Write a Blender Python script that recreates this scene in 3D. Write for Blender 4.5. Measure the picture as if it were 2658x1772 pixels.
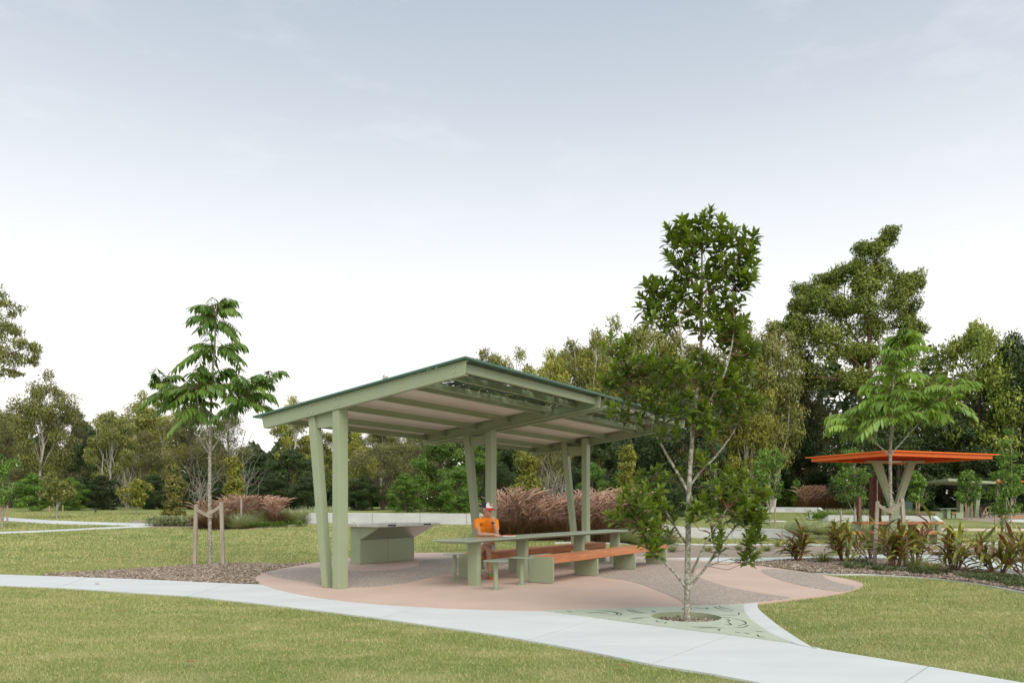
import bpy, bmesh, math, random
import numpy as np
from mathutils import Vector, Matrix
from mathutils.geometry import tessellate_polygon
R = math.radians
rnd = random.Random(7)
scene = bpy.context.scene
for o in list(bpy.data.objects): bpy.data.objects.remove(o)
COL = scene.collection
# ------------------------------------------------------------------ camera
FPX, CX, HZ, CAMH = 2000.0, 1329.0, 1310.0, 1.35      # focal length, centre and horizon in photo pixels; eye height
cam = bpy.data.objects.new('camera', bpy.data.cameras.new('camera')); COL.objects.link(cam)
cam.location = (0, 0, CAMH); cam.rotation_euler = (R(90), 0, 0)
cam.data.sensor_width = 36; cam.data.lens = FPX/2658*36
cam.data.shift_y = (HZ-886)/2658; cam.data.clip_end = 3000; cam.data.clip_start = 0.1
scene.camera = cam
# ------------------------------------------------------------------ sky, sun, exposure
SUN_EL, SUN_AZ = 46, 155           # azimuth clockwise from +Y: behind the camera, a little right
w = bpy.data.worlds.new('World'); scene.world = w; w.use_nodes = True
nt = w.node_tree; N = nt.nodes; L = nt.links; N.clear()
def wn(t, **k):
    n = N.new(t)
    for a, b in k.items(): setattr(n, a, b)
    return n
sky = wn('ShaderNodeTexSky', sky_type='NISHITA'); sky.sun_disc = False
sky.sun_elevation = R(SUN_EL); sky.sun_rotation = R(SUN_AZ); sky.air_density = 1.0; sky.dust_density = 1.5; sky.ozone_density = 1.0
sk = wn('ShaderNodeVectorMath', operation='SCALE'); sk.inputs['Scale'].default_value = 0.08
L.new(sky.outputs[0], sk.inputs[0])
tc = wn('ShaderNodeTexCoord'); sep = wn('ShaderNodeSeparateXYZ'); L.new(tc.outputs['Generated'], sep.inputs[0])
# high thin cloud veil: white and dense toward the horizon, thinner overhead
ramp = wn('ShaderNodeValToRGB'); L.new(sep.outputs['Z'], ramp.inputs[0])
e = ramp.color_ramp.elements
e[0].position = 0.0; e[0].color = (1,1,1,1)
e[1].position = 0.85; e[1].color = (.70,.70,.70,1)
for p, v in ((.16,.98),(.32,.90),(.5,.78)):
    q = e.new(p); q.color = (v,v,v,1)
vc = wn('ShaderNodeValToRGB'); L.new(sep.outputs['Z'], vc.inputs[0])
e = vc.color_ramp.elements
e[0].position = 0.0; e[0].color = (.72,.68,.62,1)
e[1].position = 1.0; e[1].color = (.33,.375,.42,1)
for p, c in ((.08,(.69,.67,.64,1)),(.20,(.63,.62,.605,1)),(.34,(.515,.53,.545,1)),(.46,(.40,.43,.46,1)),(.56,(.325,.365,.40,1))):
    q = e.new(p); q.color = c
mp = wn('ShaderNodeMapping'); mp.inputs['Scale'].default_value = (2.2,2.2,7.0); L.new(tc.outputs['Generated'], mp.inputs[0])
nz = wn('ShaderNodeTexNoise'); nz.inputs['Scale'].default_value = 2.6; nz.inputs['Detail'].default_value = 7; nz.inputs['Roughness'].default_value = .62
L.new(mp.outputs[0], nz.inputs['Vector'])
cr = wn('ShaderNodeValToRGB'); L.new(nz.outputs[0], cr.inputs[0])
cr.color_ramp.elements[0].position = .54; cr.color_ramp.elements[0].color = (0,0,0,1)
cr.color_ramp.elements[1].position = .80; cr.color_ramp.elements[1].color = (.33,.33,.33,1)
cm = wn('ShaderNodeMixRGB'); L.new(cr.outputs[0], cm.inputs[0]); L.new(vc.outputs[0], cm.inputs[1]); cm.inputs[2].default_value = (.62,.62,.635,1)
mx = wn('ShaderNodeMixRGB'); L.new(ramp.outputs[0], mx.inputs[0]); L.new(sk.outputs[0], mx.inputs[1]); L.new(cm.outputs[0], mx.inputs[2])
bg = wn('ShaderNodeBackground'); L.new(mx.outputs[0], bg.inputs[0]); bg.inputs[1].default_value = 1.0
wo = wn('ShaderNodeOutputWorld'); L.new(bg.outputs[0], wo.inputs[0])
sl = bpy.data.lights.new('sun', 'SUN'); sl.energy = 1.5; sl.angle = R(50); sl.color = (1.0,.95,.86)
so = bpy.data.objects.new('sun', sl); COL.objects.link(so); so.location = (0,-20,40)
sd = Vector((math.sin(R(SUN_AZ))*math.cos(R(SUN_EL)), math.cos(R(SUN_AZ))*math.cos(R(SUN_EL)), math.sin(R(SUN_EL))))
so.rotation_euler = sd.to_track_quat('Z','Y').to_euler()
scene.view_settings.view_transform = 'Standard'; scene.view_settings.look = 'None'
scene.view_settings.exposure = 0.9; scene.view_settings.gamma = 1.0; scene.view_settings.use_curve_mapping = False
scene.render.engine = 'CYCLES'; scene.cycles.max_bounces = 6; scene.cycles.transparent_max_bounces = 12
# ------------------------------------------------------------------ terrain and pixel helpers
LP = [(-50,0),(22,0),(28,.20),(35,.58),(45,.85),(60,1.05),(80,1.13),(110,1.2),(900,1.2)]
RP = [(-50,0),(20,0),(25,-.10),(32,-.11),(43,.0),(53,.2),(62,.35),(75,.70),(110,1.1),(900,1.1)]
def smooth_prof(P):
    xs = np.linspace(-50, 900, 9501); ys = np.interp(xs, [p[0] for p in P], [p[1] for p in P])
    k = np.ones(31)/31; yp = np.pad(ys, 15, mode='edge'); return xs, np.convolve(yp, k, 'valid')
LX, LY = smooth_prof(LP); RX, RY = smooth_prof(RP)
def terr(x, y):
    x = np.asarray(x, float); y = np.asarray(y, float)
    t = np.clip((x/np.maximum(y, 5)-.06)/.2, 0, 1); t = t*t*(3-2*t)
    return np.interp(y, LX, LY)*(1-t)+np.interp(y, RX, RY)*t
def tz(x, y): return float(terr(x, y))
def gp(px, py, zoff=0.0):           # photo pixel -> point on the terrain
    ys = np.concatenate([np.linspace(3, 40, 3701), np.linspace(40.1, 140, 1000)])
    xs = (px-CX)/FPX*ys; zs = CAMH+(HZ-py)/FPX*ys
    d = zs-(terr(xs, ys)+zoff); i = np.argmax(d < 0)
    if d[i] >= 0: i = len(ys)-1
    return Vector((xs[i], ys[i], terr(xs[i], ys[i])+zoff))
def at(px, py, y): return Vector(((px-CX)/FPX*y, y, CAMH+(HZ-py)/FPX*y))
def gy(px, y):                      # on the ground at depth y in the column of pixel px
    x = (px-CX)/FPX*y; return Vector((x, y, tz(x, y)))
D = 1.13                            # full view (2352 px) -> photo pixels
# ------------------------------------------------------------------ object helpers
def link(o): COL.objects.link(o); return o
def tag(o, label=None, cat=None, group=None, kind=None):
    if label: o['label'] = label
    if cat: o['category'] = cat
    if group: o['group'] = group
    if kind: o['kind'] = kind
    return o
def thing(name, label, cat, loc=(0,0,0), rz=0, group=None):
    o = link(bpy.data.objects.new(name, None)); o.location = loc; o.rotation_euler = (0,0,rz); o.empty_display_size = .2
    return tag(o, label, cat, group)
def setparent(o, p):
    if p is not None: o.parent = p
    return o
class MB:
    """collects shapes; build() links them as one mesh object"""
    def __init__(s): s.v = []; s.f = []
    def add(s, v, f):
        k = len(s.v); s.v += [tuple(p) for p in v]; s.f += [tuple(i+k for i in q) for q in f]; return s
    def box(s, c, h, rot=None):
        c = Vector(c); P = []
        for sx in (-1,1):
            for sy in (-1,1):
                for sz in (-1,1):
                    p = Vector((sx*h[0], sy*h[1], sz*h[2]))
                    if rot is not None: p = rot @ p
                    P.append(c+p)
        return s.add(P, [(0,1,3,2),(4,6,7,5),(0,4,5,1),(2,3,7,6),(0,2,6,4),(1,5,7,3)])
    def hexa(s, P):                 # 8 points: bottom 4 ccw, top 4 ccw
        return s.add(P, [(3,2,1,0),(4,5,6,7),(0,1,5,4),(1,2,6,5),(2,3,7,6),(3,0,4,7)])
    def tube(s, pts, rad, n=8, cap=True):
        pts = [Vector(p) for p in pts]
        if not hasattr(rad, '__len__'): rad = [rad]*len(pts)
        k = len(s.v); prev = None
        for i, p in enumerate(pts):
            t = (pts[min(i+1,len(pts)-1)]-pts[max(i-1,0)])
            t = t.normalized() if t.length > 1e-9 else Vector((0,0,1))
            if prev is None:
                u = t.orthogonal().normalized()
            else:
                u = prev-t*prev.dot(t); u = u.normalized() if u.length > 1e-6 else t.orthogonal().normalized()
            prev = u; v = t.cross(u)
            for j in range(n):
                a = 2*math.pi*j/n; s.v.append(tuple(p+(u*math.cos(a)+v*math.sin(a))*rad[i]))
        for i in range(len(pts)-1):
            for j in range(n):
                a = k+i*n+j; b = k+i*n+(j+1)%n; s.f.append((a, b, b+n, a+n))
        if cap:
            s.f.append(tuple(k+j for j in range(n-1,-1,-1))); e = k+(len(pts)-1)*n; s.f.append(tuple(e+j for j in range(n)))
        return s
    def prism(s, poly, z0, z1):
        n = len(poly); P = [(p[0],p[1],z0) for p in poly]+[(p[0],p[1],z1) for p in poly]
        return s.add(P, [tuple(range(n-1,-1,-1)), tuple(range(n,2*n))]+[(i,(i+1)%n,n+(i+1)%n,n+i) for i in range(n)])
    def extr(s, poly, d):           # planar polygon (3-d points) extruded by vector d
        n = len(poly); P = [Vector(p) for p in poly]; Q = [p+Vector(d) for p in P]
        return s.add(P+Q, [tuple(range(n-1,-1,-1)), tuple(range(n,2*n))]+[(i,(i+1)%n,n+(i+1)%n,n+i) for i in range(n)])
    def lathe(s, prof, c=(0,0,0), n=16):
        k = len(s.v); c = Vector(c)
        for (r, z) in prof:
            for j in range(n):
                a = 2*math.pi*j/n; s.v.append((c.x+r*math.cos(a), c.y+r*math.sin(a), c.z+z))
        for i in range(len(prof)-1):
            for j in range(n):
                a = k+i*n+j; b = k+i*n+(j+1)%n; s.f.append((a,b,b+n,a+n))
        s.f.append(tuple(k+j for j in range(n-1,-1,-1))); e = k+(len(prof)-1)*n; s.f.append(tuple(e+j for j in range(n)))
        return s
    def mesh(s, name, m=None, smooth=False, bevel=0):
        me = bpy.data.meshes.new(name); me.from_pydata(s.v, [], s.f)
        bm = bmesh.new(); bm.from_mesh(me); bmesh.ops.recalc_face_normals(bm, faces=bm.faces)
        if bevel: bmesh.ops.bevel(bm, geom=[e for e in bm.edges if len(e.link_faces) == 2 and e.calc_face_angle(0) > .5], offset=bevel, segments=2, affect='EDGES', profile=.6)
        bm.to_mesh(me); bm.free()
        if smooth: me.polygons.foreach_set('use_smooth', [True]*len(me.polygons))
        if m: me.materials.append(m)
        return me
    def build(s, name, m, parent=None, smooth=False, bevel=0):
        o = link(bpy.data.objects.new(name, s.mesh(name, m, smooth, bevel))); return setparent(o, parent)
def ob(name, me, parent=None, loc=(0,0,0)):
    o = link(bpy.data.objects.new(name, me)); o.location = loc; return setparent(o, parent)
def npmesh(name, V, F, m, tint=None, smooth=False):
    """fast mesh from numpy arrays; F is (n,3) or (n,4); tint one value per vertex"""
    V = np.asarray(V, np.float32).reshape(-1,3); F = np.asarray(F, np.int32); k = F.shape[1]
    me = bpy.data.meshes.new(name); me.vertices.add(len(V)); me.vertices.foreach_set('co', V.ravel())
    me.loops.add(F.size); me.loops.foreach_set('vertex_index', F.ravel())
    me.polygons.add(len(F)); me.polygons.foreach_set('loop_start', np.arange(0, F.size, k, dtype=np.int32))
    me.polygons.foreach_set('loop_total', np.full(len(F), k, np.int32))
    if smooth: me.polygons.foreach_set('use_smooth', np.ones(len(F), bool))
    me.update(calc_edges=True)
    if tint is not None:
        at_ = me.attributes.new('tint', 'FLOAT', 'POINT'); at_.data.foreach_set('value', np.asarray(tint, np.float32).ravel())
    me.materials.append(m); return me
def copy_tree(o, parent=None):
    c = o.copy(); link(c); c.parent = parent
    for ch in list(o.children): copy_tree(ch, c)
    return c
ORD = ['leftmost','second','third','fourth','fifth','sixth','seventh','eighth','ninth','tenth','eleventh','twelfth','thirteenth','fourteenth','fifteenth','rightmost']
def nth(k, n): return 'leftmost' if k == 0 else 'rightmost' if k == n-1 else ORD[k]+' from left'
def smoothline(P, n=6, closed=False):
    P = [Vector((p[0],p[1],p[2] if len(p) > 2 else 0)) for p in P]; out = []; m = len(P)
    for i in range(m if closed else m-1):
        p0 = P[(i-1)%m] if closed or i > 0 else P[i]; p1 = P[i]; p2 = P[(i+1)%m]; p3 = P[(i+2)%m] if closed or i+2 < m else p2
        for k in range(n):
            t = k/n; out.append(.5*((2*p1)+(p2-p0)*t+(2*p0-5*p1+4*p2-p3)*t*t+(3*p1-p0-3*p2+p3)*t**3))
    if not closed: out.append(P[-1])
    return out
def flat(px): return [tuple(gp(*p))[:2] for p in px]
# ------------------------------------------------------------------ materials
def newmat(name):
    m = bpy.data.materials.new(name); m.use_nodes = True; n = m.node_tree.nodes; l = m.node_tree.links
    return m, n, l, n['Principled BSDF']
def mixcol(n, l, fac, a, b):
    x = n.new('ShaderNodeMixRGB'); l.new(fac, x.inputs[0])
    for i, c in ((1,a),(2,b)):
        if isinstance(c, (tuple, list)): x.inputs[i].default_value = (*c[:3],1)
        else: l.new(c, x.inputs[i])
    return x.outputs[0]
def noise(n, l, scale, detail=4, coord='Object', stretch=None, rough=.55):
    t = n.new('ShaderNodeTexCoord'); z = n.new('ShaderNodeTexNoise'); z.inputs['Scale'].default_value = scale; z.inputs['Detail'].default_value = detail; z.inputs['Roughness'].default_value = rough
    if stretch:
        mpn = n.new('ShaderNodeMapping'); mpn.inputs['Scale'].default_value = stretch; l.new(t.outputs[coord], mpn.inputs[0]); l.new(mpn.outputs[0], z.inputs['Vector'])
    else: l.new(t.outputs[coord], z.inputs['Vector'])
    return z.outputs[0]
def sharpen(n, l, v, a, b):
    r = n.new('ShaderNodeMapRange'); r.inputs[1].default_value = a; r.inputs[2].default_value = b; l.new(v, r.inputs[0]); return r.outputs[0]
def bump(n, l, b, h, strength, dist):
    q = n.new('ShaderNodeBump'); q.inputs['Strength'].default_value = strength; q.inputs['Distance'].default_value = dist; l.new(h, q.inputs['Height']); l.new(q.outputs[0], b.inputs['Normal'])
def surf(name, c1, c2, scale=3, rough=.6, bscale=None, bstr=.3, bdist=.004, metal=0, stretch=None, fleck=None, spec=.4, lo=.35, hi=.65, fscale=None):
    m, n, l, b = newmat(name)
    c = mixcol(n, l, sharpen(n, l, noise(n, l, scale, 6, stretch=stretch), lo, hi), c1, c2)
    if fleck:
        v = n.new('ShaderNodeTexVoronoi'); v.inputs['Scale'].default_value = fscale or 90
        t = n.new('ShaderNodeTexCoord'); l.new(t.outputs['Object'], v.inputs['Vector'])
        bw = n.new('ShaderNodeSeparateColor'); l.new(v.outputs['Color'], bw.inputs[0])
        c = mixcol(n, l, sharpen(n, l, bw.outputs[0], .80, .84), c, fleck[0]); c = mixcol(n, l, sharpen(n, l, bw.outputs[1], .80, .84), c, fleck[1])
    l.new(c, b.inputs['Base Color']); b.inputs['Roughness'].default_value = rough; b.inputs['Metallic'].default_value = metal
    b.inputs['Specular IOR Level'].default_value = spec
    if bscale: bump(n, l, b, noise(n, l, bscale, 5, stretch=stretch), bstr, bdist)
    return m
def leafmat(name, cols, rough=.45, trans=.3, spec=.35, ttint=(1.35,1.25,.6)):
    """cols: colours along the per-leaf tint attribute 0..1"""
    m, n, l, b = newmat(name)
    a = n.new('ShaderNodeAttribute'); a.attribute_name = 'tint'
    r = n.new('ShaderNodeValToRGB'); l.new(a.outputs['Fac'], r.inputs[0]); e = r.color_ramp.elements
    e[0].color = (*cols[0],1); e[1].color = (*cols[-1],1)
    for i in range(1, len(cols)-1): q = e.new(i/(len(cols)-1)); q.color = (*cols[i],1)
    col = mixcol(n, l, sharpen(n, l, noise(n, l, .9, 3), .3, .7), r.outputs[0], r.outputs[0])
    hs = n.new('ShaderNodeHueSaturation'); hs.inputs['Saturation'].default_value = 1.0
    oi = n.new('ShaderNodeObjectInfo'); mr = n.new('ShaderNodeMapRange'); mr.inputs[3].default_value = .82; mr.inputs[4].default_value = 1.2; l.new(oi.outputs['Random'], mr.inputs[0]); l.new(mr.outputs[0], hs.inputs['Value'])
    l.new(col, hs.inputs['Color']); l.new(hs.outputs[0], b.inputs['Base Color']); b.inputs['Roughness'].default_value = rough; b.inputs['Specular IOR Level'].default_value = spec
    tr = n.new('ShaderNodeBsdfTranslucent'); tm = n.new('ShaderNodeMixRGB'); tm.blend_type = 'MULTIPLY'; tm.inputs[0].default_value = 1; tm.inputs[2].default_value = (*ttint,1); l.new(hs.outputs[0], tm.inputs[1]); l.new(tm.outputs[0], tr.inputs[0])
    ms = n.new('ShaderNodeMixShader'); ms.inputs[0].default_value = trans; l.new(b.outputs[0], ms.inputs[1]); l.new(tr.outputs[0], ms.inputs[2])
    l.new(ms.outputs[0], n['Material Output'].inputs[0]); return m
M = {}
M['green'] = surf('sage_green_paint', (.305,.355,.225), (.325,.375,.24), 2.2, .42, 220, .06, .001)
M['green_dark'] = surf('dark_green_paint', (.035,.075,.055), (.05,.095,.07), 3, .35)
M['galv'] = surf('galvanised_steel', (.42,.42,.42), (.55,.55,.55), 30, .35, metal=.9)
M['steel'] = surf('brushed_stainless_steel', (.50,.49,.47), (.60,.59,.57), 12, .28, 160, .08, .001, metal=1.0, stretch=(1,12,1))
M['soffit'] = surf('cream_roof_sheet', (.76,.68,.63), (.80,.72,.67), 2, .45)
M['timber'] = surf('red_hardwood', (.56,.225,.095), (.40,.145,.062), 2.2, .55, 14, .25, .003, stretch=(1,1,10))
M['concrete'] = surf('pale_concrete', (.56,.575,.57), (.63,.645,.635), .7, .8, 60, .15, .002, stretch=(1,2.2,1))
M['concrete_wall'] = surf('grey_wall_concrete', (.50,.505,.50), (.59,.595,.585), 1.2, .8, 40, .15, .002, stretch=(1,1,3))
M['salmon'] = surf('salmon_concrete', (.52,.385,.31), (.575,.43,.35), .9, .8, 60, .2, .002)
M['aggregate'] = surf('exposed_aggregate', (.355,.285,.232), (.41,.33,.272), 1.2, .85, 140, .5, .003, fleck=((.58,.53,.48),(.18,.14,.11)), fscale=85)
M['tan'] = surf('tan_path_concrete', (.62,.49,.38), (.68,.55,.43), 1, .8)
M['mulch'] = surf('dark_mulch_soil', (.12,.082,.055), (.22,.165,.12), 22, .95, 60, .8, .02)
M['gravel'] = surf('grey_brown_mulch', (.26,.205,.155), (.40,.33,.265), 30, .95, 90, .8, .02)
M['stake'] = surf('weathered_stake_timber', (.30,.25,.20), (.42,.36,.30), 3, .85, 25, .5, .004, stretch=(6,6,.7))
M['stake_new'] = surf('pale_stake_timber', (.36,.22,.14), (.44,.28,.18), 3, .8, 25, .4, .004, stretch=(6,6,.7))
M['webbing'] = surf('hessian_tie', (.36,.31,.23), (.46,.40,.31), 40, .9)
M['orange'] = surf('orange_paint', (.80,.155,.012), (.84,.17,.015), 2, .4)
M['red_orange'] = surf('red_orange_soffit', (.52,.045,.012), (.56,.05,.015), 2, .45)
M['corten'] = surf('rusted_steel', (.085,.034,.02), (.14,.056,.03), 6, .85, 50, .3, .003)
M['black'] = surf('black_slot', (.012,.012,.012), (.02,.02,.02), 5, .7)
M['white'] = surf('white_plastic', (.72,.72,.70), (.76,.76,.74), 5, .5)
M['bark_pale'] = surf('pale_gum_bark', (.44,.40,.34), (.62,.585,.52), 2.5, .85, 14, .4, .01, stretch=(1,1,.35))
M['bark_brown'] = surf('brown_bark', (.10,.075,.055), (.20,.155,.115), 4, .9, 18, .6, .02, stretch=(2,2,.4))
M['bark_red'] = surf('reddish_bark', (.11,.065,.045), (.19,.115,.08), 4, .9, 18, .6, .02, stretch=(2,2,.4))
M['bark_young'] = surf('mottled_young_bark', (.21,.185,.135), (.46,.44,.37), 26, .85, 45, .45, .004, lo=.44, hi=.6)
M['twig'] = surf('brown_twig', (.16,.085,.055), (.24,.14,.09), 9, .8)
M['twig_grey'] = surf('grey_dead_twig', (.26,.23,.20), (.36,.33,.30), 9, .9)
# lawn: mottled green and straw
def lawnmat(name, blade=False):
    m, n, l, b = newmat(name)
    g1, g2, s1 = ((.175,.225,.066),(.29,.315,.108),(.44,.40,.19)) if not blade else ((.24,.315,.09),(.395,.415,.15),(.60,.53,.28))
    big = sharpen(n, l, noise(n, l, .26, 4, stretch=(1,1.3,1)), .36, .66)
    mid = sharpen(n, l, noise(n, l, 1.6, 5, stretch=(.8,1.4,1)), .45, .72)
    fine = sharpen(n, l, noise(n, l, 26, 3), .35, .7)
    c = mixcol(n, l, big, g1, g2); mm = n.new('ShaderNodeMath'); mm.operation = 'MULTIPLY'; l.new(mid, mm.inputs[0]); mm.inputs[1].default_value = .75
    c = mixcol(n, l, mm.outputs[0], c, s1)
    if blade:
        a = n.new('ShaderNodeAttribute'); a.attribute_name = 'tint'
        c = mixcol(n, l, sharpen(n, l, a.outputs['Fac'], .55, 1.0), c, (.60,.52,.27)); c = mixcol(n, l, sharpen(n, l, a.outputs['Fac'], .5, 0.0), c, (.15,.215,.045))
    else:
        f2 = n.new('ShaderNodeMath'); f2.operation = 'MULTIPLY'; l.new(fine, f2.inputs[0]); f2.inputs[1].default_value = .5
        c = mixcol(n, l, f2.outputs[0], c, (.15,.18,.045))
        bump(n, l, b, noise(n, l, 45, 4), .6, .03)
    l.new(c, b.inputs['Base Color']); b.inputs['Roughness'].default_value = .85; b.inputs['Specular IOR Level'].default_value = .15
    return m
M['lawn'] = lawnmat('mown_lawn'); M['blade'] = lawnmat('lawn_blades', True)
# ================================================================== the setting
def axis(lo, hi, near_lo, near_hi, step):
    near = np.arange(near_lo, near_hi+.01, step); out = []
    s = step; x = near_lo
    while x > lo: s *= 1.35; x -= s; out.append(x)
    left = out[::-1]; out = []; s = step; x = near_hi
    while x < hi: s *= 1.35; x += s; out.append(x)
    return np.concatenate([left, near, out])
gx = axis(-1500, 1500, -60, 75, 1.0); gyy = axis(-60, 1600, -4, 110, .8)
GC = Vector((2.055, 9.10, 0)); GRAD = .405     # the well under the tree grate: the lawn sheet is left open there
gx = np.sort(np.concatenate([gx, [GC.x-.44, GC.x+.44]])); gyy = np.sort(np.concatenate([gyy, [GC.y-.44, GC.y+.44]]))
GX, GY = np.meshgrid(gx, gyy); GZ = terr(GX, GY)
nxx, nyy = len(gx), len(gyy); idx = np.arange(nxx*nyy).reshape(nyy, nxx)
F = np.stack([idx[:-1,:-1], idx[:-1,1:], idx[1:,1:], idx[1:,:-1]], -1).reshape(-1,4)
cxy = np.stack([GX,GY],-1).reshape(-1,2)[F].mean(1); F = F[~((np.abs(cxy[:,0]-GC.x) < .44) & (np.abs(cxy[:,1]-GC.y) < .44))]
tag(ob('lawn', npmesh('lawn', np.stack([GX,GY,GZ],-1).reshape(-1,3), F, M['lawn'], smooth=True)), kind='structure')
def slab(name, pts, top, m, parent=None, kind='structure', bot=-.06, follow=False):
    """flat piece: outline in metres, raised by top above the terrain"""
    pts = [Vector((p[0],p[1],0)) for p in pts]; n = len(pts)
    zt = [(tz(p.x,p.y) if follow else 0)+top for p in pts]
    V = [(p.x,p.y,z) for p, z in zip(pts, zt)]+[(p.x,p.y,z-top+bot) for p, z in zip(pts, zt)]
    tri = tessellate_polygon([[v for v in pts]])
    Fc = [tuple(t) for t in tri]+[(i,(i+1)%n,n+(i+1)%n,n+i) for i in range(n)]
    o = MB().add(V, Fc).build(name, m, parent)
    if kind and parent is None: o['kind'] = kind
    return o
# front path, cast in slabs with open joints
ST = [((-500,1470),(-500,1489)),((-200,1485),(-200,1509)),((0,1492.5),(0,1521)),((230,1500),(150,1527.5),1),((430,1508),(340,1540)),((600,1516),(486,1549.5),1),((690,1520),(560,1557)),((790,1535),(640,1565.5),1),
      ((930,1556),(790,1583)),((1120,1570),(985,1608),1),((1260,1580),(1120,1627)),((1420,1588),(1240,1644)),((1551,1608),(1370,1666),1),((1720,1631),(1530,1695)),((1893,1653),(1690,1728),1),
      ((2050,1673),(1830,1751)),((2110,1685),(1960,1775)),((2410,1735),(2260,1836),1),((2620,1771),(2560,1900)),((2980,1835),(2950,1985),1)]
path = link(bpy.data.objects.new('concrete_path', None)); tag(path, kind='structure')
U = smoothline([gp(*s[0]) for s in ST], 4); Lw = smoothline([gp(*s[1]) for s in ST], 4)
PATH_POLY = [(p.x,p.y) for p in U]+[(p.x,p.y) for p in Lw[::-1]]
cut = [0]+[i*4 for i, s in enumerate(ST) if len(s) == 3]
if cut[-1] != len(U)-1: cut.append(len(U)-1)
for a, b in zip(cut[:-1], cut[1:]):
    up = [Vector(p) for p in U[a:b+1]]; lo = [Vector(p) for p in Lw[a:b+1]]
    g = .006
    for s_, q in ((up,1),(lo,1)):
        d0 = (s_[1]-s_[0]).normalized(); d1 = (s_[-1]-s_[-2]).normalized(); s_[0] = s_[0]+d0*g; s_[-1] = s_[-1]-d1*g
    slab('slab', up+lo[::-1], .020, M['concrete'], path)
# the round plaza and its exposed-aggregate petals
PLZ = [(661,1503),(680,1519),(765,1543),(900,1564),(1100,1579.5),(1260,1586.5),(1410,1589.5),(1600,1584),(1784,1578),(1935,1572),(2080,1556),(2190,1540),(2238,1523),(2225,1512),(2150,1496),(2020,1477),(1900,1463),(1760,1452),(1600,1444),(1400,1438),(1200,1435),(1079,1436),(945,1446),(850,1458),(760,1472),(690,1488)]
PLZ_POLY = [(p.x,p.y) for p in smoothline([gp(*p) for p in PLZ], 5, True)]
plaza = slab('plaza', PLZ_POLY, .025, M['salmon'])
AG = [[(690,1487),(770,1475),(850,1476),(905,1483),(960,1484),(1040,1479),(1085,1470),(1090,1460),(1120,1453),(1200,1449),(1300,1448),(1330,1458),(1300,1470),(1200,1487),(1120,1500),(1070,1513),(1020,1521),(930,1528),(860,1524),(780,1511),(720,1501)],
      [(1545,1495),(1640,1512),(1712,1538),(1765,1562),(1790,1574),(1930,1570),(2050,1556),(1998,1547),(1898,1528),(1832,1508),(1805,1490),(1815,1478),(1865,1468),(1820,1461),(1700,1453),(1600,1450),(1500,1447),(1490,1455),(1530,1465)],
      [(1977,1487),(1992,1479),(2070,1485),(2130,1494),(2145,1505),(2175,1516),(2222,1527),(2185,1539),(2100,1527),(2025,1508)]]
for k, A in enumerate(AG):
    P = smoothline([gp(*p) for p in A], 4, True)
    o = slab('aggregate_petal', P, .029, M['aggregate'], plaza, bot=.0)
# kerb beside the tree grate
KL = smoothline([gp(*p) for p in [(1931,1573),(1932,1592),(1952,1617),(2000,1650),(2056,1674),(2090,1683)]], 5)
KR = smoothline([gp(*p) for p in [(1966,1569),(1969,1585),(1990,1605),(2032,1638),(2100,1682),(2130,1690)]], 5)
KERB_POLY = [(p.x,p.y) for p in KL+KR[::-1]]
slab('kerb', KERB_POLY, .032, M['concrete'])
# mulch beds
ML = [(110,1494),(250,1484),(380,1476),(500,1468),(580,1464),(660,1464),(740,1466),(800,1462),(770,1475),(700,1495),(672,1515),(500,1512),(300,1503)]
ML_POLY = [(p.x,p.y) for p in smoothline([gp(*p) for p in ML], 4, True)]
slab('mulch_bed', ML_POLY, .014, M['mulch'])
MR = [(1900,1464),(2000,1458),(2080,1452),(2160,1452),(2250,1455),(2330,1460),(2420,1466),(2500,1474),(2580,1486),(2660,1500),(2800,1520),(2800,1562),(2660,1538),(2580,1522),(2500,1510),(2420,1501),(2330,1495),(2250,1491),(2180,1491),(2120,1488),(2020,1476)]
MR_POLY = [(p.x,p.y) for p in smoothline([gp(*p) for p in MR], 4, True)]
slab('mulch_bed', MR_POLY, .018, M['mulch'])
# edging strip in front of the right-hand bed
ES = smoothline([gp(*p) for p in [(2120,1490),(2180,1493),(2250,1493),(2330,1497),(2420,1503),(2500,1512),(2580,1524),(2660,1540),(2800,1565)]], 4)
ET = [Vector((p.x-.02, p.y+.09, 0)) for p in ES]
EDGE_POLY = [(p.x,p.y) for p in ES+ET[::-1]]
slab('edging_strip', EDGE_POLY, .026, M['concrete'])
# path and bed behind the plaza, the second paved area, the tan path and the winding left-hand paths
def strip(name, up, lo, top, m):
    u = smoothline([gp(*p) for p in up], 6); d = smoothline([gp(*p) for p in lo], 6)
    V = [(p.x,p.y,tz(p.x,p.y)+top) for p in u]+[(p.x,p.y,tz(p.x,p.y)+top) for p in d]; k = len(u)
    Fc = [(i,i+1,k+i+1,k+i) for i in range(k-1)]
    n = len(V); V += [(x,y,z-top-.08) for x,y,z in V]
    Fc += [(i,i+1,n+i+1,n+i) for i in range(k-1)]+[(k+i,k+i+1,n+k+i+1,n+k+i) for i in range(k-1)]
    o = MB().add(V, Fc).build(name, m); o['kind'] = 'structure'
    return [(p.x,p.y) for p in u+d[::-1]]
EX = []
EX.append(strip('back_path', [(1690,1449),(1840,1447),(1990,1447),(2120,1444),(2260,1440),(2400,1440),(2560,1447),(2800,1462)], [(1690,1451),(1840,1457),(1990,1462),(2120,1462),(2260,1464),(2400,1470),(2560,1486),(2800,1515)], .012, M['concrete']))
EX.append(strip('gravel_bed', [(1640,1414),(1760,1415),(1900,1415.5),(2040,1415),(2160,1418)], [(1640,1444),(1760,1448.5),(1900,1446.5),(2040,1443.5),(2160,1440)], .009, M['gravel']))
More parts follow.
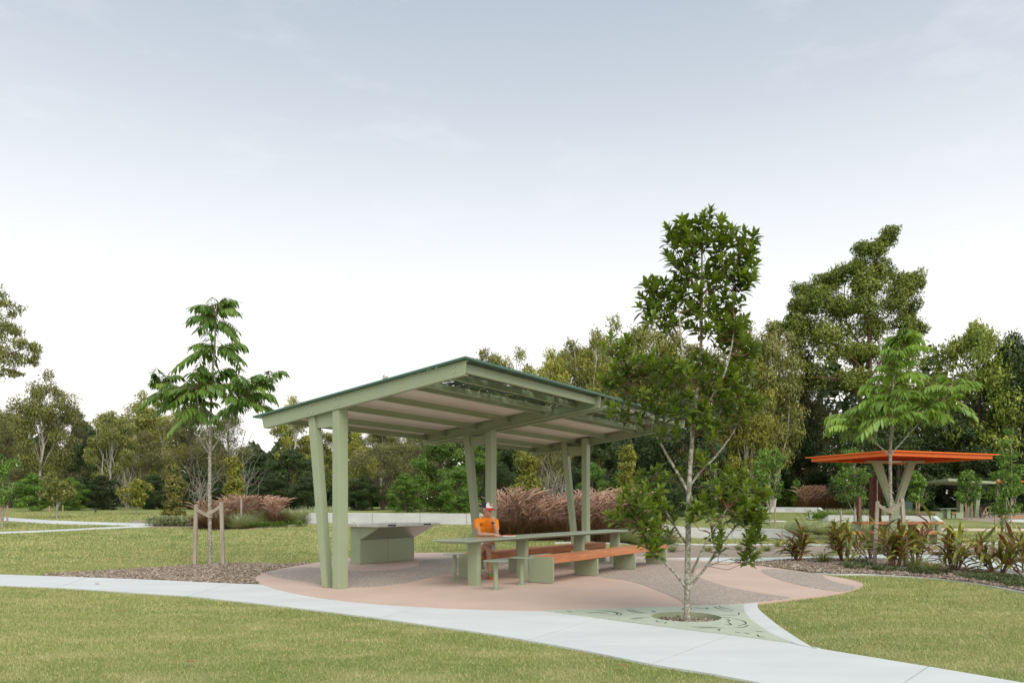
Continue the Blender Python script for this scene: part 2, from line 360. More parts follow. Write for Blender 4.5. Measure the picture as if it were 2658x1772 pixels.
EX.append(strip('kerb_line', [(1440,1408),(1600,1409.5),(1760,1411),(1900,1412),(2060,1412.5),(2180,1414)], [(1440,1410.5),(1600,1412),(1760,1413.8),(1900,1415.2),(2060,1415.2),(2180,1417)], .02, M['concrete']))
EX.append(strip('second_plaza', [(2190,1414),(2300,1414.5),(2420,1415.5),(2500,1413),(2580,1409),(2658,1406),(2900,1400)], [(2190,1438),(2300,1438),(2420,1439),(2500,1441),(2580,1446),(2658,1452),(2900,1464)], .014, M['aggregate']))
EX.append(strip('kerb_line', [(2380,1412.3),(2480,1411.2),(2560,1409),(2658,1405)], [(2380,1415),(2480,1414),(2560,1411.6),(2658,1407.5)], .03, M['concrete']))
EX.append(strip('tan_path', [(2270,1370.5),(2400,1371),(2530,1371.6),(2658,1372.3),(2800,1373)], [(2270,1376.5),(2400,1377),(2530,1377.8),(2658,1379),(2800,1380.5)], .02, M['tan']))
EX.append(strip('winding_path', [(-60,1338),(30,1344),(130,1350.5),(260,1355.5),(340,1358),(400,1359)], [(-60,1349),(30,1353),(130,1359),(260,1362),(330,1364),(395,1366)], .02, M['concrete']))
EX.append(strip('winding_path', [(395,1359),(340,1365.5),(240,1370.5),(120,1376.5),(-60,1383)], [(400,1366),(360,1369),(240,1373.5),(120,1380),(-60,1387)], .02, M['concrete']))
EX.append(strip('paved_apron', [(2470,1342.5),(2530,1341),(2600,1336),(2680,1334)], [(2510,1350),(2560,1354.5),(2610,1355),(2680,1353)], .012, M['gravel']))
EX.append(strip('pale_pavement', [(2600,1349.5),(2640,1349),(2690,1349)], [(2605,1353.5),(2645,1354.5),(2690,1355)], .03, M['concrete']))
EX.append(strip('shade_bed', [(2180,1325),(2320,1330),(2440,1331),(2560,1331),(2700,1330)], [(2180,1334),(2320,1341),(2440,1342.5),(2560,1342),(2700,1341)], .012, M['mulch']))
EX.append(strip('garden_bed', [(500,1352),(580,1353),(680,1346),(790,1342),(880,1347)], [(480,1367),(580,1375),(680,1371),(790,1363),(880,1354)], .012, M['gravel']))
EX.append(strip('garden_bed', [(330,1352),(420,1350),(500,1352)], [(380,1368),(440,1368),(480,1367)], .012, M['gravel']))
EX.append(strip('garden_bed', [(1240,1378),(1400,1376),(1620,1378),(1700,1384)], [(1230,1399),(1400,1401),(1620,1402),(1700,1402)], .012, M['mulch']))
EX.append(strip('kerb_ring', [(2118,1344),(2108,1340),(2104,1345),(2112,1349)], [(2112,1336.5),(2098,1339),(2096,1346),(2108,1350)], .05, M['concrete']))
EX.append(strip('step_edge', [(1985,1350.5),(2040,1352)], [(1985,1353),(2040,1354.8)], .03, M['concrete']))
# ------------------------------------------------------------------ lawn blades
def inpoly(X, Y, poly):
    P = np.asarray([(p[0],p[1]) for p in poly]); r = np.zeros(len(X), bool); m = (X > P[:,0].min()) & (X < P[:,0].max()) & (Y > P[:,1].min()) & (Y < P[:,1].max())
    xs, ys = X[m], Y[m]; q = np.zeros(len(xs), bool); j = len(P)-1
    for i in range(len(P)):
        xi, yi = P[i]; xj, yj = P[j]
        c = ((yi > ys) != (yj > ys)) & (xs < (xj-xi)*(ys-yi)/(yj-yi+1e-12)+xi); q ^= c; j = i
    r[m] = q; return r
GR_PX = [(1410,1589.5),(1600,1584.5),(1784,1578.5),(1931,1572.5),(1930,1590),(1950,1615),(2000,1650),(2054,1674),(1893,1653),(1720,1631),(1551,1608)]
GRATE = [tuple(gp(*p))[:2] for p in GR_PX]
HARD = [PATH_POLY, PLZ_POLY, KERB_POLY, ML_POLY, MR_POLY, EDGE_POLY, GRATE]+EX
g = np.random.default_rng(3)
def blades(bands):
    VV = []; TT = []
    for (y0, y1, dens, h, wd) in bands:
        x1 = .70*y1+1.2; n = int(dens*(y1-y0)*2*x1)
        Y = g.uniform(y0, y1, n); X = g.uniform(-x1, x1, n)
        k = np.abs(X) < .70*Y+1.2
        for P in HARD: k &= ~inpoly(X, Y, P)
        X = X[k]; Y = Y[k]; n = len(X); Z = terr(X, Y)-.004
        a = g.uniform(0, 2*np.pi, n); H = h*g.uniform(.55, 1.35, n); W = wd*g.uniform(.6, 1.3, n)
        ld = g.uniform(0, 2*np.pi, n); le = H*g.uniform(.2, 1.1, n)
        c = np.stack([X,Y,Z],-1); s = np.stack([np.cos(a),np.sin(a),0*a],-1)*W[:,None]
        tip = c+np.stack([np.cos(ld)*le, np.sin(ld)*le, H],-1)
        VV.append(np.stack([c-s, c+s, tip],1).reshape(-1,3)); TT.append(np.repeat(g.random(n),3))
    V = np.concatenate(VV); return V, np.arange(len(V)).reshape(-1,3), np.concatenate(TT)
V, Fb, T = blades([(5.2,7.2,5200,.024,.0026),(7.2,9.5,4200,.025,.0030),(9.5,13,2600,.027,.0038),(13,18,1200,.03,.006),(18,24,420,.042,.010),(24,32,260,.045,.013),(32,46,110,.05,.018)])
tag(ob('lawn_grass', npmesh('lawn_grass', V, Fb, M['blade'], T)), 'short mown green and straw coloured lawn grass', 'grass', kind='stuff')
# wood chips over the beds
def chips(name, poly, n, z, label, m, L0=.045):
    P = np.asarray([(p[0],p[1]) for p in poly]); X = g.uniform(P[:,0].min(), P[:,0].max(), n*3); Y = g.uniform(P[:,1].min(), P[:,1].max(), n*3)
    k = inpoly(X, Y, poly) & ~inpoly(X, Y, PLZ_POLY) & ~inpoly(X, Y, PATH_POLY); X = X[k][:n]; Y = Y[k][:n]; n = len(X)
    a = g.uniform(0, 2*np.pi, n); ln = L0*g.uniform(.4, 1.5, n); wd = ln*g.uniform(.2, .5, n); pt = g.normal(0, .35, n); rl = g.normal(0, .35, n)
    d = np.stack([np.cos(a)*np.cos(pt), np.sin(a)*np.cos(pt), np.sin(pt)],-1); s = np.stack([-np.sin(a), np.cos(a), np.sin(rl)],-1)
    c = np.stack([X,Y,z+g.uniform(.004,.03,n)],-1); th = np.array([0,0,.006])
    q = np.stack([c-d*ln[:,None]/2-s*wd[:,None]/2, c+d*ln[:,None]/2-s*wd[:,None]/2, c+d*ln[:,None]/2+s*wd[:,None]/2, c-d*ln[:,None]/2+s*wd[:,None]/2],1)
    V = np.concatenate([q, q-th],1).reshape(-1,3); b = np.arange(n)[:,None]*8
    Fq = np.concatenate([b+np.array(f)[None] for f in ((0,1,2,3),(0,4,5,1),(1,5,6,2),(2,6,7,3),(3,7,4,0))])
    tag(ob(name, npmesh(name, V, Fq, m, np.repeat(g.random(n),8))), label, 'mulch', kind='stuff')
M['chip'] = leafmat('wood_chip', [(.14,.10,.07),(.29,.22,.16),(.44,.36,.285),(.62,.54,.45)], .9, 0.0, .1)
chips('wood_chips', ML_POLY, 16000, .012, 'wood chip mulch around the staked tree left of the shelter', M['chip'])
chips('wood_chips', MR_POLY, 16000, .018, 'wood chip mulch under the red leaved plants on the right', M['chip'], .05)
ring = [(GC.x+.43*math.cos(a), GC.y+.43*math.sin(a)) for a in np.linspace(0, 2*math.pi, 40)[:-1]]
# ================================================================== tree grate
gt = thing('tree_grate', 'pale green steel tree grate plate with cut curved lines beside path', 'grate', (GC.x,GC.y,0))
hole = [Vector((GC.x+GRAD*math.cos(a), GC.y+GRAD*math.sin(a), 0)) for a in np.linspace(0, 2*math.pi, 49)[:-1]]
outer = [Vector((p[0],p[1],0)) for p in GRATE]
allp = outer+hole; tri = tessellate_polygon([outer, hole])
o = MB().add([(p.x-GC.x,p.y-GC.y,.034) for p in allp], [tuple(t) for t in tri])
no, nh = len(outer), len(hole)
o.add([(p.x-GC.x,p.y-GC.y,z) for z in (.034,.0) for p in outer], [(i,(i+1)%no,no+(i+1)%no,no+i) for i in range(no)])
M['grate'] = surf('pale_green_grate_paint', (.45,.495,.385), (.48,.525,.41), 2, .5)
o.build('plate', M['grate'], gt)
hr = [(GC.x+GRAD*math.cos(a)-GC.x, GRAD*math.sin(a)) for a in np.linspace(0, 2*math.pi, 49)[:-1]]
o = MB(); n = len(hr)
o.add([(x,y,.0345) for x,y in hr]+[(x,y,-.11) for x,y in hr]+[(x*1.04,y*1.04,-.11) for x,y in hr]+[(x*1.04,y*1.04,.031) for x,y in hr], [(i,(i+1)%n,n+(i+1)%n,n+i) for i in range(n)]+[(2*n+i,2*n+(i+1)%n,3*n+(i+1)%n,3*n+i) for i in range(n)])
o.build('rim', M['green'], gt)
# the curved cut slots in the plate
def stroke(mb, pts, w0):
    pts = smoothline(pts, 5); k = len(pts); V = []
    for i, p in enumerate(pts):
        t = (pts[min(i+1,k-1)]-pts[max(i-1,0)]).normalized(); s = Vector((-t.y,t.x,0))*w0*math.sin(math.pi*(i+.3)/(k-.4))**.7
        V += [p+s, p-s]
    mb.add([(v.x-GC.x,v.y-GC.y,.0365) for v in V], [(2*i,2*i+1,2*i+3,2*i+2) for i in range(k-1)])
SL = [[(1470,1591),(1480,1594),(1484,1593)],[(1523,1598),(1550,1596),(1580,1600)],[(1540,1590),(1590,1594),(1613,1600),(1605,1606)],[(1580,1592),(1600,1597),(1600,1602),(1580,1603)],
      [(1628,1588),(1640,1594),(1670,1599)],[(1636,1588),(1650,1593),(1682,1598)],[(1632,1613),(1660,1610),(1690,1610)],[(1640,1614),(1670,1612)],[(1690,1591),(1700,1594),(1692,1596)],
      [(1702,1617),(1708,1621),(1722,1621)],[(1732,1621),(1724,1625)],[(1770,1590),(1776,1584),(1790,1583)],[(1795,1583),(1790,1589),(1780,1591)],[(1800,1583),(1830,1586)],[(1828,1585),(1837,1584),(1832,1588)],
      [(1854,1579),(1860,1584),(1885,1589)],[(1866,1578),(1872,1582),(1900,1588)],[(1870,1591),(1895,1592),(1902,1590)],[(1866,1603),(1920,1603)],[(1866,1609),(1900,1610)],
      [(1884,1613),(1894,1617),(1886,1620)],[(1880,1627),(1898,1629),(1890,1622)],[(1900,1612),(1928,1618),(1936,1626),(1914,1632)],[(1906,1636),(1930,1635),(1944,1629)],[(1790,1634),(1860,1635)],[(1800,1637),(1880,1637)],
      [(1858,1640),(1868,1641),(1864,1645)],[(1908,1648),(1922,1650)],[(1930,1650),(1946,1653)],[(1958,1645),(1984,1648)],[(1966,1654),(1970,1660),(1988,1662)],[(1918,1596),(1918,1602)]]
for s in SL:
    mb = MB(); stroke(mb, [gp(*p) for p in s], .0075); mb.build('cut_slot', M['black'], gt)
# mulch in the hole: sunken disc and chips
o = MB().prism([(x-GC.x,y-GC.y) for x,y in ring], -.16, -.05).build('soil', M['mulch'], gt)
chips('wood_chips', ring, 1500, -.055, 'dark wood chips in the round hole of the tree grate', M['chip'], .05)
# ================================================================== the sage green picnic shelter
P0 = Vector((-2.736,12.27,0)); TH = math.atan2(.843,.538)     # local x runs along the shelter, local -y towards the high side
U1 = Vector((math.cos(TH),math.sin(TH),0)); U2 = Vector((U1.y,-U1.x,0))
def loc(a, b, z=0): return P0+U1*a+U2*b+Vector((0,0,z))
SZ = .025
sh = thing('picnic_shelter', 'sage green steel picnic shelter with sloping flat roof and paired posts', 'shelter', (P0.x,P0.y,SZ), TH)
def lp(a, b, z): return Vector((a,-b,z-SZ))                    # shelter-local point from (a, b, height)
MOD = 4.28; SLP = .1245
def zr(b): return 3.064+SLP*b
def abox(mb, a0, a1, b0, b1, z0, z1):
    return mb.hexa([lp(a0,b0,z0),lp(a1,b0,z0),lp(a1,b1,z0),lp(a0,b1,z0),lp(a0,b0,z1),lp(a1,b0,z1),lp(a1,b1,z1),lp(a0,b1,z1)])
for i, a in enumerate((0, MOD, 2*MOD)):
    m = MB(); abox(m, a-.105, a+.105, -.07, .07, SZ, zr(0)-.03); m.build('post', M['green'], sh, bevel=.008)
    zt = zr(-.6)-.03; m = MB()
    m.hexa([lp(a-.07,-.34,SZ),lp(a+.07,-.34,SZ),lp(a+.07,-.22,SZ),lp(a-.07,-.22,SZ),lp(a-.07,-.68,zt),lp(a+.07,-.68,zt),lp(a+.07,-.53,zt),lp(a-.07,-.53,zt)])
    m.build('slanted_post', M['green'], sh, bevel=.006)
    m = MB(); abox(m, a-.03, a+.03, -.56, -.07, 2.60, 2.84); m.build('gusset_plate', M['green'], sh)
    # base flange
# cross beams: channel sections, one at each end and a pair in the middle
def beam(a, face):
    m = MB(); d = .21; t = .008; fl = .07
    b0, b1 = -1.72, 2.56; ex = .055        # ends cut on the splay
    def web(aa0, aa1):
        m.hexa([lp(aa0,b0+ex,zr(b0+ex)-d),lp(aa1,b0+ex,zr(b0+ex)-d),lp(aa1,b1-ex*.4,zr(b1)-d),lp(aa0,b1-ex*.4,zr(b1)-d),lp(aa0,b0,zr(b0)),lp(aa1,b0,zr(b0)),lp(aa1,b1,zr(b1)),lp(aa0,b1,zr(b1))])
    web(a-t, a+t)
    for z in (0, -d+.012):
        s = a+face*fl
        lo_, hi_ = min(a,s), max(a,s)
        bb0, bb1 = b0+(ex if z else .004), b1-(ex*.4 if z else .004)
        m.hexa([lp(lo_,bb0,zr(bb0)+z-.011),lp(hi_,bb0,zr(bb0)+z-.011),lp(hi_,bb1,zr(bb1)+z-.011),lp(lo_,bb1,zr(bb1)+z-.011),lp(lo_,bb0,zr(bb0)+z-.001),lp(hi_,bb0,zr(bb0)+z-.001),lp(hi_,bb1,zr(bb1)+z-.001),lp(lo_,bb1,zr(bb1)+z-.001)])
    return m.build('cross_beam', M['green'], sh)
BA = [(-.118,1),(MOD-.118,-1),(MOD+.118,1),(2*MOD+.118,-1)]
for a, f in BA: beam(a, f)
for a0, a1 in ((-.108,MOD-.128),(MOD+.128,2*MOD+.108)):
    for b in (2.03,1.52,1.30,.52,-.28,-1.08,-1.60):
        m = MB(); z = zr(b)-.012
        abox(m, a0, a1, b-.006, b+.006, z-.105, z); abox(m, a0, a1, b+.006, b+.045, z-.105, z-.098); m.build('purlin', M['green'], sh)
    m = MB(); abox(m, a0-.01, a1+.01, 2.44, 2.455, zr(2.45)-.135, zr(2.45)-.01); abox(m, a0, a1, 2.39, 2.44, zr(2.45)-.135, zr(2.45)-.127); m.build('fascia', M['green'], sh)
# bolts on the near beam
for (b, dz) in ((.10,-.05),(.01,-.05),(.10,-.155),(.01,-.155),(-.52,-.05),(-.62,-.05),(-.60,-.16),(-.50,-.16),(2.36,-.06),(2.36,-.13)):
    m = MB(); p = lp(-.128, b, zr(b)+dz); m.tube([p+Vector((.004,0,0)), p-Vector((.012,0,0))], .011, 8); m.build('bolt', M['galv'], sh)
# corrugated roof sheet, wave across the length
A0, A1 = -.17, 2*MOD+.17
na = int((A1-A0)/.019); aa = np.linspace(A0, A1, na); wv = .008*np.sin(aa/.076*2*np.pi)
def sheet_rows(bs, off): return np.concatenate([np.stack([aa, np.full(na,-b), zr(b)+off+wv-SZ],-1) for b in bs])
bs = (-1.84, .0, 1.46); Vv = np.concatenate([sheet_rows(bs, .010), sheet_rows(bs, .0125)])
ii = np.arange(na-1); Fq = []
for k in (0,1,3,4): Fq.append(np.stack([k*na+ii, k*na+ii+1, (k+1)*na+ii+1, (k+1)*na+ii],-1))
me = npmesh('roof_sheet', Vv, np.concatenate(Fq), M['soffit'], smooth=True); ob('roof_sheet', me, sh)
# top cover and perforated leaf-pattern panels on the high side
def perf():
    m, n, l, b = newmat('cut_leaf_pattern_panel'); b.inputs['Base Color'].default_value = (.035,.075,.055,1); b.inputs['Roughness'].default_value = .35
    v = noise(n, l, 3.2, 2.5, stretch=(1,1.6,1)); x = n.new('ShaderNodeMath'); x.operation = 'SUBTRACT'; l.new(v, x.inputs[0]); x.inputs[1].default_value = .5
    y = n.new('ShaderNodeMath'); y.operation = 'ABSOLUTE'; l.new(x.outputs[0], y.inputs[0])
    z = n.new('ShaderNodeMath'); z.operation = 'LESS_THAN'; l.new(y.outputs[0], z.inputs[0]); z.inputs[1].default_value = .022
    v2 = noise(n, l, 5.5, 1); q = n.new('ShaderNodeMath'); q.operation = 'GREATER_THAN'; l.new(v2, q.inputs[0]); q.inputs[1].default_value = .44
    k0 = n.new('ShaderNodeMath'); k0.operation = 'MULTIPLY'; l.new(z.outputs[0], k0.inputs[0]); l.new(q.outputs[0], k0.inputs[1])
    tcn = n.new('ShaderNodeTexCoord'); sx = n.new('ShaderNodeSeparateXYZ'); l.new(tcn.outputs['Object'], sx.inputs[0]); ge = n.new('ShaderNodeMath'); ge.operation = 'GREATER_THAN'; l.new(sx.outputs[1], ge.inputs[0]); ge.inputs[1].default_value = -2.40   # the overhanging lip is not cut
    k = n.new('ShaderNodeMath'); k.operation = 'MULTIPLY'; l.new(k0.outputs[0], k.inputs[0]); l.new(ge.outputs[0], k.inputs[1])
    t = n.new('ShaderNodeBsdfTransparent'); s = n.new('ShaderNodeMixShader'); l.new(k.outputs[0], s.inputs[0]); l.new(b.outputs[0], s.inputs[1]); l.new(t.outputs[0], s.inputs[2]); l.new(s.outputs[0], n['Material Output'].inputs[0]); return m
M['perf'] = perf()
for k in range(7):
    a0 = A0+k*(A1-A0)/7+.003; a1 = A0+(k+1)*(A1-A0)/7-.003; bA, bB = 1.47, 2.57
    MB().add([lp(a0,bA,zr(bA)+.006),lp(a1,bA,zr(bA)+.006),lp(a1,bB,zr(bB)+.006),lp(a0,bB,zr(bB)+.006)], [(0,1,2,3)]).build('perforated_panel', M['perf'], sh)
m = MB()
for (a0, a1, b0, b1) in ((A0-.02,A1+.02,2.57,2.60),(A0-.02,A1+.02,-1.87,-1.84),(A0-.02,A0+.03,-1.84,2.57),(A1-.03,A1+.02,-1.84,2.57)):
    m.hexa([lp(a0,b0,zr(b0)+.001),lp(a1,b0,zr(b0)+.001),lp(a1,b1,zr(b1)+.001),lp(a0,b1,zr(b1)+.001),lp(a0,b0,zr(b0)+.032),lp(a1,b0,zr(b0)+.032),lp(a1,b1,zr(b1)+.032),lp(a0,b1,zr(b1)+.032)])
M['trim'] = surf('blue_green_roof_trim', (.05,.13,.10), (.06,.15,.115), 3, .4)
m.build('roof_trim', M['trim'], sh)
m = MB(); p = lp(MOD+.02,-.62,2.80); m.box(p+Vector((0,.1,0)), (.05,.55,.03)); m.build('light_fitting', M['white'], sh, bevel=.008)
# ================================================================== furniture under the shelter
def lo2(a, b, z=0): return loc(a, b, z)
TZ = .785
TC = (4.2, 1.484)
tb = thing('picnic_table', 'long sage green steel picnic table under the big shelter', 'table', loc(TC[0],TC[1],SZ), TH)
def tp(a, b, z): return Vector((a-TC[0], -(b-TC[1]), z-SZ))
def ring_poly(a0, a1, b0, b1, z, r=.09):
    P = []
    for ca, cb, s in ((a1-r,b1-r,0),(a0+r,b1-r,1),(a0+r,b0+r,2),(a1-r,b0+r,3)):
        for k in range(5):
            an = math.pi/2*(s+k/4); P.append(tp(ca+r*math.cos(an), cb+r*math.sin(an), z))
    return P
m = MB(); T1 = ring_poly(.89,7.5,1.105,1.863,TZ); T2 = ring_poly(.89,7.5,1.105,1.863,TZ-.012); T3 = ring_poly(1.0,7.39,1.22,1.75,TZ-.05); n = len(T1)
m.add(T1+T2+T3, [tuple(range(n)), tuple(range(3*n-1,2*n-1,-1))]+[(i,(i+1)%n,n+(i+1)%n,n+i) for i in range(n)]+[(n+i,n+(i+1)%n,2*n+(i+1)%n,2*n+i) for i in range(n)])
M['table'] = surf('table_green_paint', (.30,.37,.28), (.33,.40,.30), 2.5, .30, 200, .05, .001, spec=.5)
m.build('table_top', M['table'], tb)
for a in (1.5,3.0,5.22,6.95):
    P = []
    for k in range(20):
        an = 2*math.pi*k/20; ca, sa = math.cos(an), math.sin(an)
        P.append(tp(a+.055*math.copysign(abs(ca)**.5,ca), 1.55+.115*math.copysign(abs(sa)**.5,sa), 0)[:2])
    MB().prism(P, 0, TZ-.052-SZ).build('leg', M['green'], tb, smooth=False)
def bench(name, a0, b0, b1, label):
    c = (a0+2.58, (b0+b1)/2); o = thing(name, label, 'bench', loc(c[0],c[1],SZ), TH, 'timber benches under the shelter')
    def q(a, b, z): return Vector((a-c[0], -(b-c[1]), z-SZ))
    H = .472; pa = [a0, a0+1.71, a0+3.44, a0+5.16]
    for i, a in enumerate(pa):
        # folded plate leg with rounded corners, face across the bench
        top = H if i == 0 else H-.115
        s0, s1 = (a-.05, a) if i else (a, a+.03)
        P = []
        r = .035
        for cb, cz, s in ((b1-r,top-r,0),(b0+r,top-r,1),(b0+r,SZ+.012+r,2),(b1-r,SZ+.012+r,3)):
            for k in range(4):
                an = math.pi/2*(s+k/3); P.append(q(s0, cb+r*math.cos(an), cz+r*math.sin(an)))
        MB().extr(P, (s1-s0,0,0)).build('plate_leg', M['green'], o)
        for fb in (b0+.1, b1-.1): MB().tube([q((s0+s1)/2, fb, SZ+.013), q((s0+s1)/2, fb, SZ)], .012, 6).build('fixing', M['galv'], o)
    for i in range(3):
        s0 = pa[i]+(.034 if i == 0 else .004); s1 = pa[i+1]-.004
        nb = 3; wdt = (b1-b0)/nb
        for k in range(nb):
            bb0 = b0+k*wdt+.003; bb1 = b0+(k+1)*wdt-.003
            MB().hexa([q(s0,bb0,H-.112),q(s1,bb0,H-.112),q(s1,bb1,H-.112),q(s0,bb1,H-.112),q(s0,bb0,H),q(s1,bb0,H),q(s1,bb1,H),q(s0,bb1,H)]).build('timber_plank', M['timber'], o, bevel=.012)
    return o
bench('timber_bench', 2.39, 2.06, 2.54, 'long timber bench on green plates on the near side of the long table')
bench('timber_bench', 2.43, .55, 1.03, 'long timber bench on green plates on which the person sits')
def stool(px, py, label):
    p = gp(px, py); o = thing('stool', label, 'stool', (p.x,p.y,SZ), 0, 'round stools at the end of the long table')
    MB().lathe([(.20,.448),(.205,.452),(.205,.456),(.20,.46),(.0,.46)], n=32).build('seat', M['table'], o)
    MB().lathe([(.036,.01),(.036,.448)], n=16).build('post', M['green'], o, smooth=False)
    MB().lathe([(.085,0),(.085,.010),(.05,.010)], n=24).build('base_flange', M['green'], o)
    for k in range(4):
        a = math.pi/4+k*math.pi/2; MB().lathe([(.011,.010),(.011,.024),(.006,.028)], (.064*math.cos(a),.064*math.sin(a),0), 8).build('bolt', M['galv'], o)
stool(1180,1507,'round green stool between the barbecue and the end of the long table')
stool(1287,1534,'round green stool nearest the camera, in front of the table end')
stool(1354,1521,'round green stool right beside the near end plate of the front bench')
# ------------------------------------------------------------------ barbecue
bq = thing('barbecue', 'green cabinet barbecue with stainless steel bench top', 'barbecue', loc(4.8,-3.2,SZ), TH)
def bp(a, b, z): return Vector((a-4.8, -(b+3.2), z-SZ))
def bb(a0,a1,b0,b1,z0,z1): return MB().hexa([bp(a0,b0,z0),bp(a1,b0,z0),bp(a1,b1,z0),bp(a0,b1,z0),bp(a0,b0,z1),bp(a1,b0,z1),bp(a1,b1,z1),bp(a0,b1,z1)])
bb(3.8,5.67,-3.50,-3.205,SZ,.86).build('cabinet', M['green'], bq, bevel=.005)
bb(3.805,4.715,-3.205,-3.195,SZ+.01,.565).build('door', M['green'], bq); bb(4.725,5.665,-3.205,-3.195,SZ+.01,.565).build('door', M['green'], bq)
bb(3.70,5.88,-3.62,-2.57,.862,.925).build('bench_top', M['steel'], bq, bevel=.006)
for a in (4.05,5.0): bb(a,a+.62,-3.35,-2.85,.925,.932).build('hotplate', M['steel'], bq, bevel=.003)
A_, B_, C_, D_ = bp(3.8,-3.2,.567), bp(5.67,-3.2,.567), bp(4.92,-2.62,.861), bp(3.80,-2.62,.861); E_ = bp(5.80,-2.66,.861)
MB().extr([A_,B_,C_,D_], (0,.004,.004)).build('skirt_panel', M['steel'], bq); MB().extr([B_,E_,C_], (0,.004,.004)).build('skirt_panel', M['steel'], bq)
MB().add([A_,D_,bp(3.8,-3.2,.861)], [(0,1,2)]).build('side_panel', M['green'], bq)
for t in np.linspace(.03,.97,9):
    p = A_.lerp(B_, t); MB().tube([p+Vector((0,-.008,.01)), p+Vector((0,-.012,.004))], .010, 6).build('screw', M['galv'], bq)
for a in (4.03,5.28):
    c = bb(a,a+.24,-2.568,-2.563,.872,.918).build('control_panel', M['black'], bq)
    bb(a+.01,a+.09,-2.563,-2.561,.876,.886).build('label_strip', M['white'], c); bb(a+.12,a+.15,-2.563,-2.561,.888,.905).build('button', M['galv'], c); bb(a+.01,a+.23,-2.563,-2.561,.872,.877).build('label_strip', M['white'], c)
bb(3.698,3.6995,-3.2,-3.13,.870,.915).build('sticker', M['white'], bq)
# ================================================================== foliage builders
def unit(v): return v/np.maximum(np.linalg.norm(v, axis=-1, keepdims=True), 1e-9)
def leaves(base, d, up, ln, wd, fold=.25, curl=.12):
    """pointed leaves folded on the midrib: base points, directions, up hints, lengths, half widths -> V, F"""
    n = len(base); d = unit(d); s = unit(np.cross(d, up)); nn = np.cross(s, d); ln = np.broadcast_to(ln, (n,))[:,None]; wd = np.broadcast_to(wd, (n,))[:,None]
    def sec(t, w, dz): 
        c = base+d*ln*t+nn*ln*dz
        return c-s*wd*w+nn*wd*w*fold, c, c+s*wd*w+nn*wd*w*fold
    a = sec(.32, .92, curl*.35); b = sec(.68, .80, curl*.2); tip = base+d*ln-nn*ln*curl*.5
    V = np.stack([base, *a, *b, tip], 1).reshape(-1,3)
    f = np.array([(0,2,1),(0,3,2),(1,2,5),(1,5,4),(2,3,6),(2,6,5),(4,5,7),(5,6,7)]); F = (np.arange(n)[:,None,None]*8+f[None]).reshape(-1,3)
    return V, F
def diamonds(c, d, nrm, ln, wd):
    """small leaf faces: centre, long axis, normal -> quads"""
    d = unit(d); s = unit(np.cross(d, nrm)); ln = np.broadcast_to(ln,(len(c),))[:,None]; wd = np.broadcast_to(wd,(len(c),))[:,None]
    V = np.stack([c-d*ln, c-s*wd+d*ln*.1, c+d*ln, c+s*wd+d*ln*.1], 1).reshape(-1,3)
    return V, np.arange(len(V)).reshape(-1,4)
class Acc:
    def __init__(s): s.V = []; s.F = []; s.T = []; s.n = 0
    def add(s, V, F, T): s.V.append(V); s.F.append(F+s.n); s.T.append(T); s.n += len(V)
    def mesh(s, name, m): return npmesh(name, np.concatenate(s.V), np.concatenate(s.F), m, np.concatenate(s.T))
BOOST = 1.5
def lm(name, cols, *a, **k): return leafmat(name, [(r*BOOST*1.08, g_*BOOST, b_*BOOST) for r, g_, b_ in cols], *a, **k)
LM = {
 'centre': lm('glossy_dark_leaf', [(.04,.075,.012),(.085,.14,.017),(.14,.21,.024),(.23,.31,.04)], .34, .34, .5),
 'frond': lm('pinnate_leaf', [(.035,.075,.016),(.06,.12,.022),(.095,.17,.028),(.15,.22,.035)], .4, .28, .4),
 'frond_light': lm('light_pinnate_leaf', [(.07,.135,.022),(.11,.20,.03),(.16,.27,.04),(.24,.35,.06)], .4, .32, .4),
 'gum': lm('olive_gum_leaf', [(.06,.08,.02),(.115,.14,.036),(.185,.205,.058),(.28,.285,.095)], .5, .25),
 'olive': lm('grey_olive_needle', [(.06,.075,.025),(.10,.115,.04),(.15,.16,.065),(.21,.215,.10)], .6, .2),
 'dark': leafmat('dark_evergreen_leaf', [(.020,.036,.013),(.036,.062,.018),(.062,.095,.025),(.11,.15,.04)], .5, .18),
 'bright': lm('bright_broad_leaf', [(.035,.075,.012),(.06,.125,.018),(.10,.18,.028),(.16,.26,.05)], .45, .25),
 'lemon': lm('yellow_green_leaf', [(.08,.10,.016),(.14,.165,.026),(.20,.22,.038),(.28,.28,.06)], .5, .28),
 'big': lm('camphor_leaf', [(.045,.07,.012),(.095,.135,.02),(.155,.20,.032),(.26,.29,.06)], .5, .24),
 'bronze': lm('bronze_green_leaf', [(.05,.07,.018),(.10,.115,.026),(.16,.165,.034),(.26,.14,.045)], .42, .2),
 'silver': lm('silver_green_leaf', [(.15,.20,.11),(.21,.26,.15),(.28,.33,.20),(.35,.40,.26)], .6, .25),
 'ground': lm('low_ground_cover_leaf', [(.03,.05,.018),(.055,.085,.028),(.09,.125,.045),(.13,.16,.07)], .5, .2),
 'ti': lm('red_and_green_strap_leaf', [(.085,.028,.016),(.13,.06,.022),(.075,.10,.02),(.13,.165,.026),(.27,.27,.045)], .35, .25, .45, (1.3,1.1,.6)),
 'tuft': lm('green_tussock_blade', [(.06,.09,.02),(.10,.14,.035),(.16,.19,.06),(.30,.27,.13)], .5, .25),
 'fgrass': lm('purple_brown_grass_blade', [(.055,.032,.022),(.10,.06,.04),(.16,.10,.06),(.23,.18,.085)], .6, .25),
 'plume': leafmat('pink_brown_plume', [(.30,.175,.14),(.43,.27,.205),(.56,.38,.28),(.68,.50,.37)], .9, .25, .1),
 'wood': leafmat('woodland_leaf', [(.02,.034,.012),(.04,.06,.018),(.07,.095,.026),(.11,.13,.04)], .6, .15),
}
